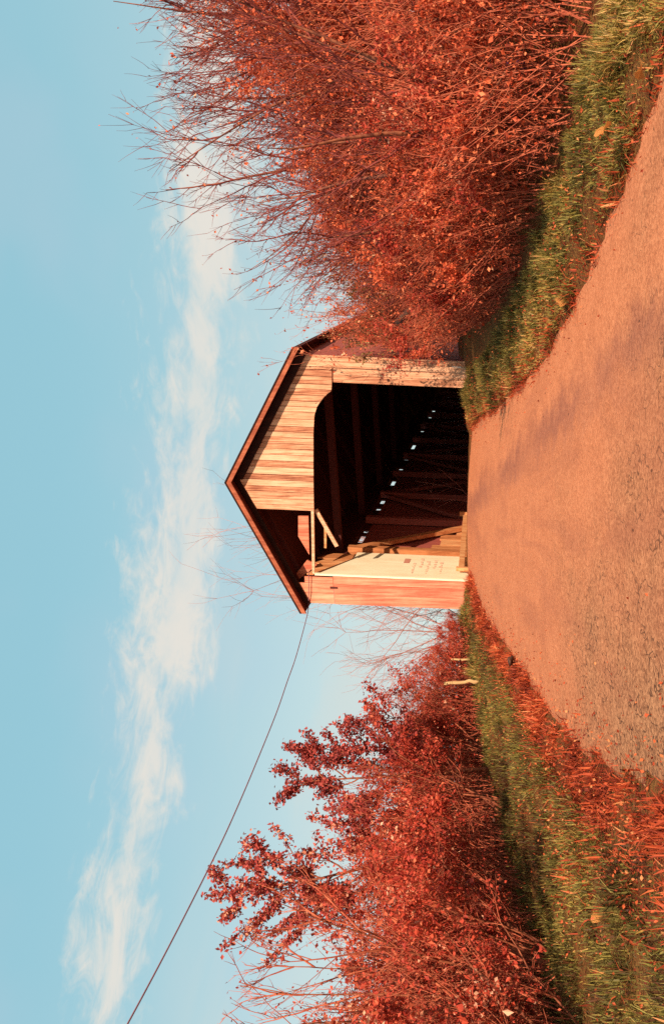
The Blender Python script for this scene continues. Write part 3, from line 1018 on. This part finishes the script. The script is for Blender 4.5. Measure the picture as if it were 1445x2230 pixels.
# tall half bare brush, leaning over towards the bridge (unit height 4)
tall_a = make_forked('tall_brush', 101, 4.2, mats=TALL)
tall_b = make_forked('tall_brush', 107, 4.2, stems=7, spread=0.5, lean=(-0.2, 0), r=0.036, mats=TALL)
mid_a = make_shrub('thicket_brush', 106, 2.7, stems=15, spread=0.5, leaf_n=16000, leaf=0.036, leaf_top=0.93, mats=ORANGE, side=8, twig=6, sub=2, r=0.018, first=0.3, tip_leaf=30, wob=0.15)
low_a = make_shrub('low_brush', 103, 2.0, stems=13, spread=0.6, leaf_n=13000, leaf=0.034, leaf_top=0.92, mats=ORANGE, side=8, twig=5, sub=3, r=0.017, thin=0.9, first=0.3, wob=0.16)
low_b = make_shrub('low_brush', 104, 2.0, stems=13, spread=0.62, leaf_n=14000, leaf=0.034, leaf_top=0.95, mats=RED, side=8, twig=5, sub=3, r=0.015, thin=0.9, first=0.3, wob=0.16)
low_c = make_shrub('low_brush', 105, 2.0, stems=14, spread=0.65, leaf_n=14000, leaf=0.032, leaf_top=0.95, mats=RED, side=8, twig=5, sub=3, r=0.014, thin=0.9, first=0.3, wob=0.16)

# right side, tall ones standing back from the road
place(tall_a, 6.5, 11.4, 0.3, (1.2, 1.2, 1.10), 'tallest bare topped brush at the right edge of the view, orange leaves below', 'shrub', GR)
place(tall_b, 5.95, 11.6, 0.2, (1.1, 1.1, 1.10), 'tall forked brush right of the road, its bare top reaching highest into the sky', 'shrub', GR)
place(tall_a, 5.2, 12.6, 1.1, (1.0, 1.0, 0.84), 'tall brush in mid thicket whose forked bare branches lean out over the cloud', 'shrub', GR)
place(tall_b, 5.1, 14.2, -0.2, (0.85, 0.95, 0.80), 'brush with long branches slanting left between the tall brush and the bridge', 'shrub', GR)
place(tall_a, 6.2, 16.6, 0.3, (0.8, 0.9, 0.74), 'shorter bare branched brush nearest the bridge in the right thicket', 'shrub', GR)
place(tall_b, 8.2, 12.6, 0.9, (1.2, 1.2, 1.12), 'bare branched brush at the far right, partly cut off by the edge of the view', 'shrub', GR)
for X, Y, rz, sc, lab in (
        (6.9, 10.6, 0.0, (1.1, 1.1, 1.06), 'dense orange brush at the far right behind the low brush of the near bank'),
        (5.5, 11.0, 1.3, (1.05, 1.05, 1.08), 'dense orange brush under the highest bare branches on the right'),
        (5.0, 12.8, 2.4, (1.0, 1.0, 1.02), 'dense orange brush in the brightest middle part of the right thicket'),
        (4.9, 14.6, 3.6, (0.9, 0.9, 0.96), 'dense orange red brush between the mid thicket and the broken log'),
        (5.6, 16.6, 4.9, (0.9, 0.9, 0.92), 'dense red brush beyond the broken log near the bridge wall')):
    place(mid_a, X, Y, rz, sc, lab, 'shrub', GR)
for i, (X, Y, rz, sc, lab) in enumerate((
        (4.2, 7.0, 0.0, 0.82, 'low orange brush beside the grass at the near end of the right thicket'),
        (3.85, 8.3, 1.9, 0.92, 'low brush behind the greenest grass on the right bank, pale stems showing'),
        (3.5, 9.7, 3.3, 0.95, 'low brush with lit upright stems behind the yellow grass of the right bank'),
        (3.35, 11.2, 4.2, 0.95, 'low brush halfway along the right bank, dark hollow at its foot'),
        (3.5, 12.9, 5.1, 0.9, 'low red orange brush on the right bank below the broken log'),
        (4.45, 15.3, 0.8, 0.80, 'low brush beside the right corner of the bridge portal'))):
    place((low_a, low_b)[i % 2], X, Y, rz, sc, lab, 'shrub', GR)
place(low_b, 4.0, 17.0, 2.2, (0.55, 0.55, 1.0), 'narrow red brush hugging the right side wall of the bridge', 'shrub', GR)
place(mid_a, 4.1, 18.2, 1.0, (0.55, 0.55, 1.04), 'slender orange brush pressed against the bridge wall below the right eave', 'shrub', GR)
place(mid_a, 4.5, 19.3, 2.0, (0.6, 0.6, 1.0), 'slender orange brush beside the bridge wall, just behind the one below the eave', 'shrub', GR)
place(low_a, 3.72, 18.2, 4.0, (0.42, 0.42, 1.25), 'thin upright red brush against the outer right corner of the portal', 'shrub', GR)
stemmy = make_forked('bare_shrub', 121, 3.5, stems=5, spread=0.55, lean=(-0.05, 0), r=0.042, leaf_n=500, mats=TALL)
place(stemmy, 3.95, 8.75, 0.5, 1.0, 'thick stemmed bare shrub at the near end of the right bank, dark branches spreading upward', 'shrub')
place(stemmy, 3.7, 10.9, 2.7, (0.9, 0.9, 0.78), 'thick stemmed bare shrub midway along the right bank, dark branches before orange leaves', 'shrub')
# left side
for i, (X, Y, rz, sc, lab) in enumerate((
        (-4.55, 7.0, 0.0, 1.08, 'low crimson brush at the near left corner beside the grass'),
        (-4.75, 8.9, 2.1, 1.24, 'low crimson brush left of the greenest patch of verge'),
        (-4.85, 10.7, 4.0, 1.28, 'low red brush below the taller leafy sapling on the left'),
        (-4.6, 12.8, 5.2, 1.22, 'low red brush at the foot of the forked leafy sapling on the left'),
        (-4.4, 15.2, 1.2, 1.05, 'low red brush between the forked sapling and the pale stake'),
        (-3.85, 17.2, 3.0, 0.92, 'rounded bright red bush behind the pale stake'),
        (-4.6, 17.9, 1.9, 0.95, 'red brush behind the rounded bush, left of the bridge'),
        (-3.5, 17.8, 2.6, 0.62, 'low red orange brush just behind the shorter pale stake'),
        (-2.95, 18.1, 5.5, 0.46, 'smaller red brush between the shorter stake and the bridge corner'),
        (-2.6, 18.9, 0.4, 0.36, 'small red bush beside the left corner of the bridge portal'))):
    place((low_b, low_c)[i % 2], X, Y, rz, sc, lab, 'shrub', GL)

bare = make_forked('bare_shrub', 120, 3.4, stems=5, spread=0.4, lean=(0.05, 0), r=0.022, leaf_n=150, mats=RED, n1=6, n2=4, n3=3)
place(bare, -4.9, 8.6, 0.5, 1.03, 'bare shrub with long curved twigs against the sky in the left corner', 'shrub')


def make_sapling(name, seed, H, limbs, lean, leaf_n, trunk_r=0.035):
    """a young tree: one trunk, side limbs that end in dense leaf sprays"""
    rng = np.random.default_rng(seed)
    root = empty(name, (0, 0, 0))
    T, Tr = branch(rng, np.array((0, 0, -0.1)), np.array((lean[0], lean[1], 1.0)), H * 0.97, trunk_r, 0.006, 14, 0.045, 0.02)
    L1, L2, sprays = [], [], []
    sprays.append(T[-4:])
    for t, a, ln in limbs:
        f = t * 13
        j = min(int(f), 12)
        q = T[j] + (T[j + 1] - T[j]) * (f - j)
        d = np.array((math.cos(a) * 0.85, math.sin(a) * 0.85, 0.85))
        B, Br = branch(rng, q, d, ln, 0.014, 0.004, 7, 0.09, 0.05)
        L1.append((B, Br))
        sprays.append(B[3:])
        for k in range(5):
            jj = rng.integers(2, 7)
            C, Cr = branch(rng, B[jj], perp_dir(rng, B[-1] - B[0], rng.uniform(0.4, 0.8)), ln * rng.uniform(0.35, 0.85), 0.007, 0.003, 6, 0.1, 0.10)
            L2.append((C, Cr))
            sprays.append(C[1:])
    v, q = tubes([(T, Tr)], 7)
    mesh_obj('trunk', v, q, M_BARK, root, smooth=True)
    v1, q1 = tubes(L1, 5)
    v2, q2 = tubes(L2, 4)
    mesh_obj('limbs', np.vstack([v1, v2]), np.vstack([q1, q2 + len(v1)]), M_BARK, root, smooth=True)
    tot = sum(np.linalg.norm(s[-1] - s[0]) for s in sprays)
    P = []
    for s in sprays:
        per = int(leaf_n * np.linalg.norm(s[-1] - s[0]) / tot * rng.uniform(0.5, 1.4)) + 1
        k = rng.integers(0, len(s) - 1, per)
        f = rng.random((per, 1))
        P.append(s[k] + (s[k + 1] - s[k]) * f + rng.normal(0, 0.036, (per, 3)))
    v, q, rn = leaves_at(rng, np.vstack(P), 0.062, 0.4)
    mesh_obj('crown', v, q, M_LEAF_DARK, root, rnd=rn)
    return root


PI = math.pi
sap1 = make_sapling('sapling', 140, 4.55, [(0.30, 0.1, 1.0), (0.34, PI, 1.0), (0.38, 1.0, 0.9), (0.42, 0.2, 0.9), (0.44, PI + 0.5, 0.9), (0.46, PI, 1.0), (0.54, 0.4, 0.8), (0.58, PI - 0.3, 1.0), (0.62, 1.8, 0.7), (0.68, 0.0, 0.7), (0.7, PI, 0.75), (0.78, 0.3, 0.45), (0.84, PI, 0.4), (0.92, 0.1, 0.28), (0.5, 4.4, 0.8), (0.66, 4.9, 0.6)], (-0.03, 0), 9000)
place(sap1, -4.7, 12.0, 0.0, 1.0, 'taller leafy sapling on the left, its maroon tip just touching the wire', 'tree')
sap2 = make_sapling('sapling', 151, 3.5, [(0.24, 0.2, 1.1), (0.32, PI, 0.9), (0.28, -0.4, 1.2), (0.32, 0.3, 1.1), (0.44, PI + 0.4, 0.8), (0.5, -0.2, 0.85), (0.40, 0.1, 1.05), (0.52, PI, 0.8), (0.6, 0.2, 0.75), (0.66, PI - 0.3, 0.65), (0.72, 0.0, 0.6), (0.78, 2.0, 0.4), (0.82, 0.4, 0.6), (0.9, PI, 0.35), (0.93, 0.2, 0.3)], (-0.02, 0), 9000)
place(sap2, -4.15, 14.2, 0.0, 1.0, 'shorter maroon leafy sapling nearer the bridge, one limb reaching right', 'tree')


# distant bare trees behind the bridge
def make_bare_tree(name, seed, H, crown_from=0.35):
    rng = np.random.default_rng(seed)
    root = empty(name, (0, 0, 0))
    T, Tr = branch(rng, np.array((0, 0, -0.3)), np.array((0.02, 0, 1.0)), H * 0.7, 0.08, 0.02, 12, 0.05, 0.02)
    L1, L2 = [], []
    for i in range(34):
        f = rng.uniform(crown_from * 11, 11)
        j = min(int(f), 10)
        q = T[j] + (T[j + 1] - T[j]) * (f - j)
        d = perp_dir(rng, T[j + 1] - T[j], rng.uniform(0.4, 0.85))
        B, Br = branch(rng, q, d, H * rng.uniform(0.2, 0.42), 0.022, 0.005, 8, 0.12, 0.05)
        L1.append((B, Br))
        for k in range(9):
            jj = rng.integers(2, 8)
            C, Cr = branch(rng, B[jj], perp_dir(rng, B[-1] - B[0], rng.uniform(0.35, 0.8)), H * rng.uniform(0.07, 0.16), 0.007, 0.0035, 5, 0.12, 0.05)
            L2.append((C, Cr))
            for s in range(3):
                D, Dr = branch(rng, C[rng.integers(1, 5)], perp_dir(rng, C[-1] - C[0], rng.uniform(0.3, 0.8)), H * rng.uniform(0.03, 0.07), 0.0045, 0.0022, 3, 0.1, 0.05)
                L2.append((D, Dr))
    v, q = tubes([(T, Tr)], 8)
    mesh_obj('trunk', v, q, M_TWIG_FAR, root, smooth=True)
    v1, q1 = tubes(L1, 5)
    v2, q2 = tubes(L2, 3)
    mesh_obj('crown', np.vstack([v1, v2]), np.vstack([q1, q2 + len(v1)]), M_TWIG_FAR, root, smooth=True)
    return root


t1 = make_bare_tree('bare_tree', 161, 14.2, 0.45)
place(t1, -2.2, 29.0, 0.0, 1.0, 'bare tree behind the bridge whose thin twigs rise over its left roof slope', 'tree')
t2 = make_bare_tree('bare_tree', 162, 9.2, 0.3)
place(t2, -3.6, 27.0, 0.6, 1.0, 'bare tree with rosy drooping branches just left of the bridge wall', 'tree')
place(t2, -2.3, 26.0, 2.4, (1.0, 1.0, 1.12), 'thin bare tree crowded against the left bridge wall, its twigs behind the eave', 'tree')

# withered vine over the right corner of the bridge
vine = make_shrub('withered_vine', 170, 2.6, stems=10, spread=0.3, leaf_n=4200, leaf=0.05, leaf_top=0.95, mats=(M_BARK, M_TWIG, M_LEAF_VINE), side=7, twig=5, sub=2, r=0.014, base_r=0.4)
place(vine, 4.35, 16.6, 0.0, (0.8, 0.8, 1.08), 'withered olive brown vine bush against the right side of the bridge', 'vine')
wispy = make_shrub('twig_shrub', 171, 3.4, stems=8, spread=0.26, leaf_n=420, leaf=0.06, leaf_top=1.0, mats=ORANGE, side=6, twig=4, sub=1, r=0.012, base_r=0.4, tip_leaf=60)
place(wispy, 3.85, 17.0, 0.0, (0.85, 0.85, 1.03), 'thin twiggy shrub with scattered leaves rising in front of the dark right eave', 'shrub')


# undergrowth that fills the depth of both thickets: one mass each
def undergrowth(name, seed, area, n_tw, n_lf, hmax, leafm, hfun):
    rng = np.random.default_rng(seed)
    X, Y = area(rng, n_tw)
    Z = tz(X, Y)
    polys = []
    hs = hfun(X, Y) * rng.uniform(0.45, 1.05, len(X))
    for x, y, z, h in zip(X, Y, Z, hs):
        d = np.array((rng.normal(0, 0.28), rng.normal(0, 0.28), 1.0))
        P, Rr = branch(rng, np.array((x, y, z - 0.05)), d, h, rng.uniform(0.005, 0.010), 0.0025, 5, 0.12, 0.02)
        polys.append((P, Rr))
        for _ in range(3):
            j = rng.integers(1, 5)
            polys.append(branch(rng, P[j], perp_dir(rng, P[-1] - P[0], rng.uniform(0.4, 0.9)), h * rng.uniform(0.2, 0.4), 0.004, 0.002, 5, 0.12, 0.04))
    v, q = tubes(polys, 3)
    o = mesh_obj(name, v, q, M_TWIG, smooth=True)
    tag(o, kind='stuff')
    A = np.vstack([p for p, _ in polys])
    P = A[rng.integers(0, len(A), n_lf)] + rng.normal(0, 0.07, (n_lf, 3))
    v, q, rn = leaves_at(rng, P, 0.037 * np.exp(rng.normal(0, 0.3, (n_lf, 1))))
    o2 = mesh_obj('undergrowth_leaves', v, q, leafm, rnd=rn)
    o2.parent = o
    return o


def area_r(rng, n):
    Y = rng.uniform(6.5, 19.5, n)
    X = road_r(Y) + np.interp(Y, [6, 13, 17], [1.15, 1.2, 1.7]) + rng.random(n) ** 1.3 * 6.5
    lx, ly = to_local(X, Y)
    k = (ly < -0.4) | (lx > 3.4)
    return X[k], Y[k]


def area_l(rng, n):
    Y = rng.uniform(5.5, 19.0, n)
    X = road_l(Y) - np.interp(Y, [5, 14, 18], [2.3, 2.2, 0.9]) - rng.random(n) * 5.0
    return X, Y


tag(undergrowth('undergrowth', 201, area_r, 4200, 90000, 2.4, M_LEAF_ORANGE,
                lambda X, Y: np.clip(1.3 + 0.42 * (X - road_r(Y) - 1.3), 1.1, 3.2)),
    'tangled orange red undergrowth filling the right thicket', 'undergrowth')
tag(undergrowth('undergrowth', 202, area_l, 3900, 135000, 1.9, M_LEAF_RED,
                lambda X, Y: np.clip(np.interp(Y, [5, 9, 13, 16, 19], [1.7, 2.15, 2.2, 1.7, 0.9]) * np.clip((road_l(Y) - X) / 2.4, 0.4, 1), 0.35, 2.4)),
    'tangled crimson undergrowth filling the left thicket', 'undergrowth')


# ------------------------------------------------------------------ grass, weeds
def blades(name, seed, X, Y, h, wd, mat, rn, lie=0.5):
    rng = np.random.default_rng(seed)
    m = len(X)
    P = np.stack([X, Y, tz(X, Y) - 0.015], -1)
    a = rng.uniform(0, 2 * PI, m)
    s = np.stack([np.cos(a), np.sin(a), np.zeros(m)], -1) * wd[:, None] / 2
    b = a + PI / 2 + rng.normal(0, 0.6, m)
    bend = np.abs(rng.normal(0, lie, m))
    out = np.stack([np.cos(b) * bend, np.sin(b) * bend, np.ones(m)], -1)
    out /= np.linalg.norm(out, axis=1, keepdims=True)
    mid = P + out * (h * 0.55)[:, None]
    out2 = out + np.stack([np.cos(b), np.sin(b), -0.55 * np.ones(m)], -1) * bend[:, None]
    tip = mid + out2 * (h * 0.5)[:, None]
    v = np.stack([P - s, P + s, mid + s * 0.8, mid - s * 0.8, tip + s * 0.15, tip - s * 0.15], 1).reshape(-1, 3)
    i = np.arange(m)[:, None] * 6
    q = np.vstack([i + np.array((0, 1, 2, 3)), i + np.array((3, 2, 4, 5))])
    return mesh_obj(name, v, q, mat, rnd=np.repeat(np.clip(rn, 0, 1), 6))


def tuft(X, Y, s=1.0):
    return 0.5 + 0.5 * np.sin(X * 5.3 * s + 2 * np.sin(Y * 2.1 * s)) * np.sin(Y * 4.1 * s + 1.5 * np.sin(X * 3.3 * s))


rng = np.random.default_rng(77)
def clumpy(rng, n, X, Y, keep):
    """drop blades so that they stand in tufts with bare soil between"""
    t = tuft(X, Y) * 0.6 + tuft(X + 3.1, Y - 1.7, 2.3) * 0.4
    k = rng.random(n) < keep + (1 - keep) * np.clip((t - 0.40) * 3.4, 0, 1)
    return X[k], Y[k], t[k]


def verge(name, seed, X, Y, edge, hmax, rn0, label, keep=0.34):
    r = np.random.default_rng(seed)
    X, Y, t = clumpy(r, len(X), X, Y, keep)
    m = len(X)
    hmax = hmax * (0.55 + 0.9 * tuft(X + 2, Y, 0.5))
    h = (0.035 + hmax * np.clip((t - 0.2) * 1.25, 0.08, 1) ** 1.3 * r.uniform(0.35, 1.15, m)) * np.clip(np.abs(X - edge(Y)) / 0.4, 0.6, 1)
    patch = tuft(X - 7, Y + 2, 0.33) - 0.5
    rn = rn0 + 0.36 * patch + r.normal(0, 0.17, m) + 0.55 * (tuft(X, Y, 2.6) - 0.5) * tuft(X + 5, Y, 1.1)
    tag(blades(name, seed, X, Y, h, r.uniform(0.006, 0.016, m), M_GRASS, rn, 1.0), label, 'grass', kind='stuff')


n = 100000
Y = 5.0 + 14.2 * rng.random(n) ** 1.25
X = road_r(Y) - 0.03 + rng.random(n) * np.interp(Y, [5, 12, 18], [1.2, 1.05, 0.95])
verge('grass', 1, X, Y, road_r, 0.24, 0.56, 'green and yellow tufts of grass on the right bank')
n = 140000
Y = 4.0 + 16.0 * rng.random(n) ** 1.3
X = road_l(Y) - np.interp(Y, [4, 7, 12, 19], [0.35, 0.42, 0.25, 0.1]) - rng.random(n) * np.interp(Y, [4, 12, 18], [2.9, 2.3, 1.4])
verge('grass', 2, X, Y, road_l, 0.20, 0.38, 'olive green grass of the left verge')


def weeds(seed, X, Y, hmax, label):
    r = np.random.default_rng(seed)
    X, Y, t = clumpy(r, len(X), X, Y, 0.22)
    m = len(X)
    h = 0.015 + hmax * r.random(m) ** 2 * np.clip(t + 0.3, 0, 1)
    tag(blades('dry_weeds', seed, X, Y, h, r.uniform(0.006, 0.02, m), M_WEED, 0.45 + r.normal(0, 0.22, m) + 0.5 * (tuft(X, Y, 0.8) - 0.5), 1.9), label, 'weeds', kind='stuff')


n = 64000
Y = 4.0 + 15.5 * rng.random(n) ** 1.2
X = road_l(Y) + 0.10 - rng.gamma(1.3, 0.8, n) * np.interp(Y, [4, 6, 8, 10, 19], [0.26, 0.42, 0.42, 0.26, 0.10]) + rng.normal(0, 0.06, n)
weeds(3, X, Y, 0.20, 'red dry weeds and leaves along the left road edge')
n = 22000
Y = 5.0 + 14.3 * rng.random(n)
X = road_r(Y) - 0.10 + rng.gamma(1.1, 1.0, n) * 0.15 + rng.normal(0, 0.05, n)
weeds(4, X, Y, 0.16, 'red dry weeds and leaves along the right road edge')
# loose leaves blown over verges and road edges
n = 6000
Y = 4.0 + 15.0 * rng.random(n) ** 1.2
side = rng.random(n)
X = np.where(side < 0.25, road_r(Y) + rng.normal(0.35, 0.4, n), np.where(side < 0.7, road_l(Y) - rng.normal(0.25, 0.4, n), road_l(Y) - rng.normal(1.0, 0.9, n)))
ins = (X < road_r(Y)) & (X > road_l(Y))
Z = np.where(ins, SLOPE * Y + 0.012, tz(X, Y) + 0.03 + 0.10 * rng.random(n))
v, q, rn = leaves_at(rng, np.stack([X, Y, Z], -1), 0.027)
tag(mesh_obj('leaf_litter', v, q, M_WEED, rnd=rn), 'small fallen leaves blown along the verges and road edges', 'leaf litter', kind='stuff')


# ------------------------------------------------------------------ small things
def lathe_stick(name, a, b, r, mat, label, cat, seed=1, n=9, taper=0.75):
    rng = np.random.default_rng(seed)
    a, b = np.array(a, float), np.array(b, float)
    t = np.linspace(0, 1, n)[:, None]
    P = a + (b - a) * t + rng.normal(0, r * 0.18, (n, 3))
    Rr = r * np.linspace(1, taper, n) * rng.uniform(0.9, 1.1, n)
    P = np.vstack([P, P[-1:] + (b - a) * 0.004])
    Rr = np.r_[Rr, 0.001]
    v, q = tubes([(P, Rr)], 9)
    o = mesh_obj(name, v, q, mat, smooth=True)
    return tag(o, label, cat)


X, Y = -3.17, 16.3
z = float(tz(X, Y))
lathe_stick('wooden_stake', (X + 0.02, Y, z - 0.1), at_depth(741, 968, Y), 0.038, M_STAKE, 'pale wooden stake standing in the left verge before the round red bush', 'stake', 3)
X2, Y2 = -2.93, 17.35
lathe_stick('wooden_stake', (X2, Y2, float(tz(X2, Y2)) - 0.1), at_depth(794, 981, Y2), 0.026, M_STAKE, 'shorter pale stake half hidden in brush nearer the bridge', 'stake', 5)
lathe_stick('broken_log', (4.0, 12.4, float(tz(4.0, 12.4)) - 0.1), at_depth(1530, 862, 13.6), 0.085, M_LOG, 'dark broken log leaning in the brush right of the bridge', 'log', 7, n=12, taper=0.6)


def pebble(name, loc, size, mat, label, cat, seed):
    rng = np.random.default_rng(seed)
    bm = bmesh.new()
    bmesh.ops.create_icosphere(bm, subdivisions=3, radius=1.0)
    k = rng.normal(0, 1, (5, 3))
    for v in bm.verts:
        d = np.array(v.co)
        f = 1 + sum(0.09 * math.sin(2.3 * d.dot(kk) + i) for i, kk in enumerate(k))
        v.co = Vector(d * f * np.array(size))
    me = bpy.data.meshes.new(name)
    bm.to_mesh(me)
    bm.free()
    for p in me.polygons:
        p.use_smooth = True
    me.materials.append(mat)
    o = bpy.data.objects.new(name, me)
    COL.objects.link(o)
    o.location = loc
    return tag(o, label, cat)


sx, sy = ground_pt(792, 1116)
pebble('rock', (sx, sy, SLOPE * sy + 0.03), (0.06, 0.13, 0.045), M_LOG, 'dark rock lying at the left edge of the road', 'rock', 4)
sx, sy = 4.25, 8.35
pebble('fabric_scrap', (sx, sy, float(tz(sx, sy)) + 0.16), (0.07, 0.06, 0.09), M_BLUE, 'small violet blue scrap caught under the brush on the right bank', 'scrap', 9)


def fallen_leaf(u, v, h, label, seed, size=0.09):
    x, y = ground_pt(u, v, h)
    rng = np.random.default_rng(seed)
    a = rng.uniform(0, 6.28)
    pts, k = [], 16
    for i in range(k):
        t = i / k * 2 * PI
        r = size * (0.55 + 0.25 * abs(math.sin(2.5 * t))) * (0.6 + 0.4 * abs(math.cos(t)))
        pts.append((r * math.cos(t + a), r * math.sin(t + a), 0.03 * math.cos(2 * t) + 0.05 * math.sin(t)))
    bm = bmesh.new()
    c0 = bm.verts.new((0, 0, -0.015))
    ring = [bm.verts.new(p) for p in pts]
    for i in range(k):
        bm.faces.new((c0, ring[i], ring[(i + 1) % k]))
    geo = bmesh.ops.solidify(bm, geom=bm.faces[:], thickness=0.003)
    me = bpy.data.meshes.new('fallen_leaf')
    bm.to_mesh(me)
    bm.free()
    me.materials.append(M_DRYLEAF)
    o = bpy.data.objects.new('fallen_leaf', me)
    COL.objects.link(o)
    o.location = (x, y, SLOPE * y + h)
    o.rotation_euler = (R(35), R(rng.uniform(-20, 20)), 0)
    return tag(o, label, 'leaf', 'large fallen leaves on the verges')


fallen_leaf(2080, 1392, 0.10, 'large dry orange leaf low on the right bank, nearest the camera', 1, 0.08)
fallen_leaf(1950, 1312, 0.22, 'large dry orange leaf in the middle of the right bank grass', 2)
fallen_leaf(1575, 1224, 0.06, 'large yellow leaf lying where the right bank meets the road', 3)
fallen_leaf(235, 1300, 0.12, 'large yellow leaf curled in the grass of the left verge', 4, 0.07)
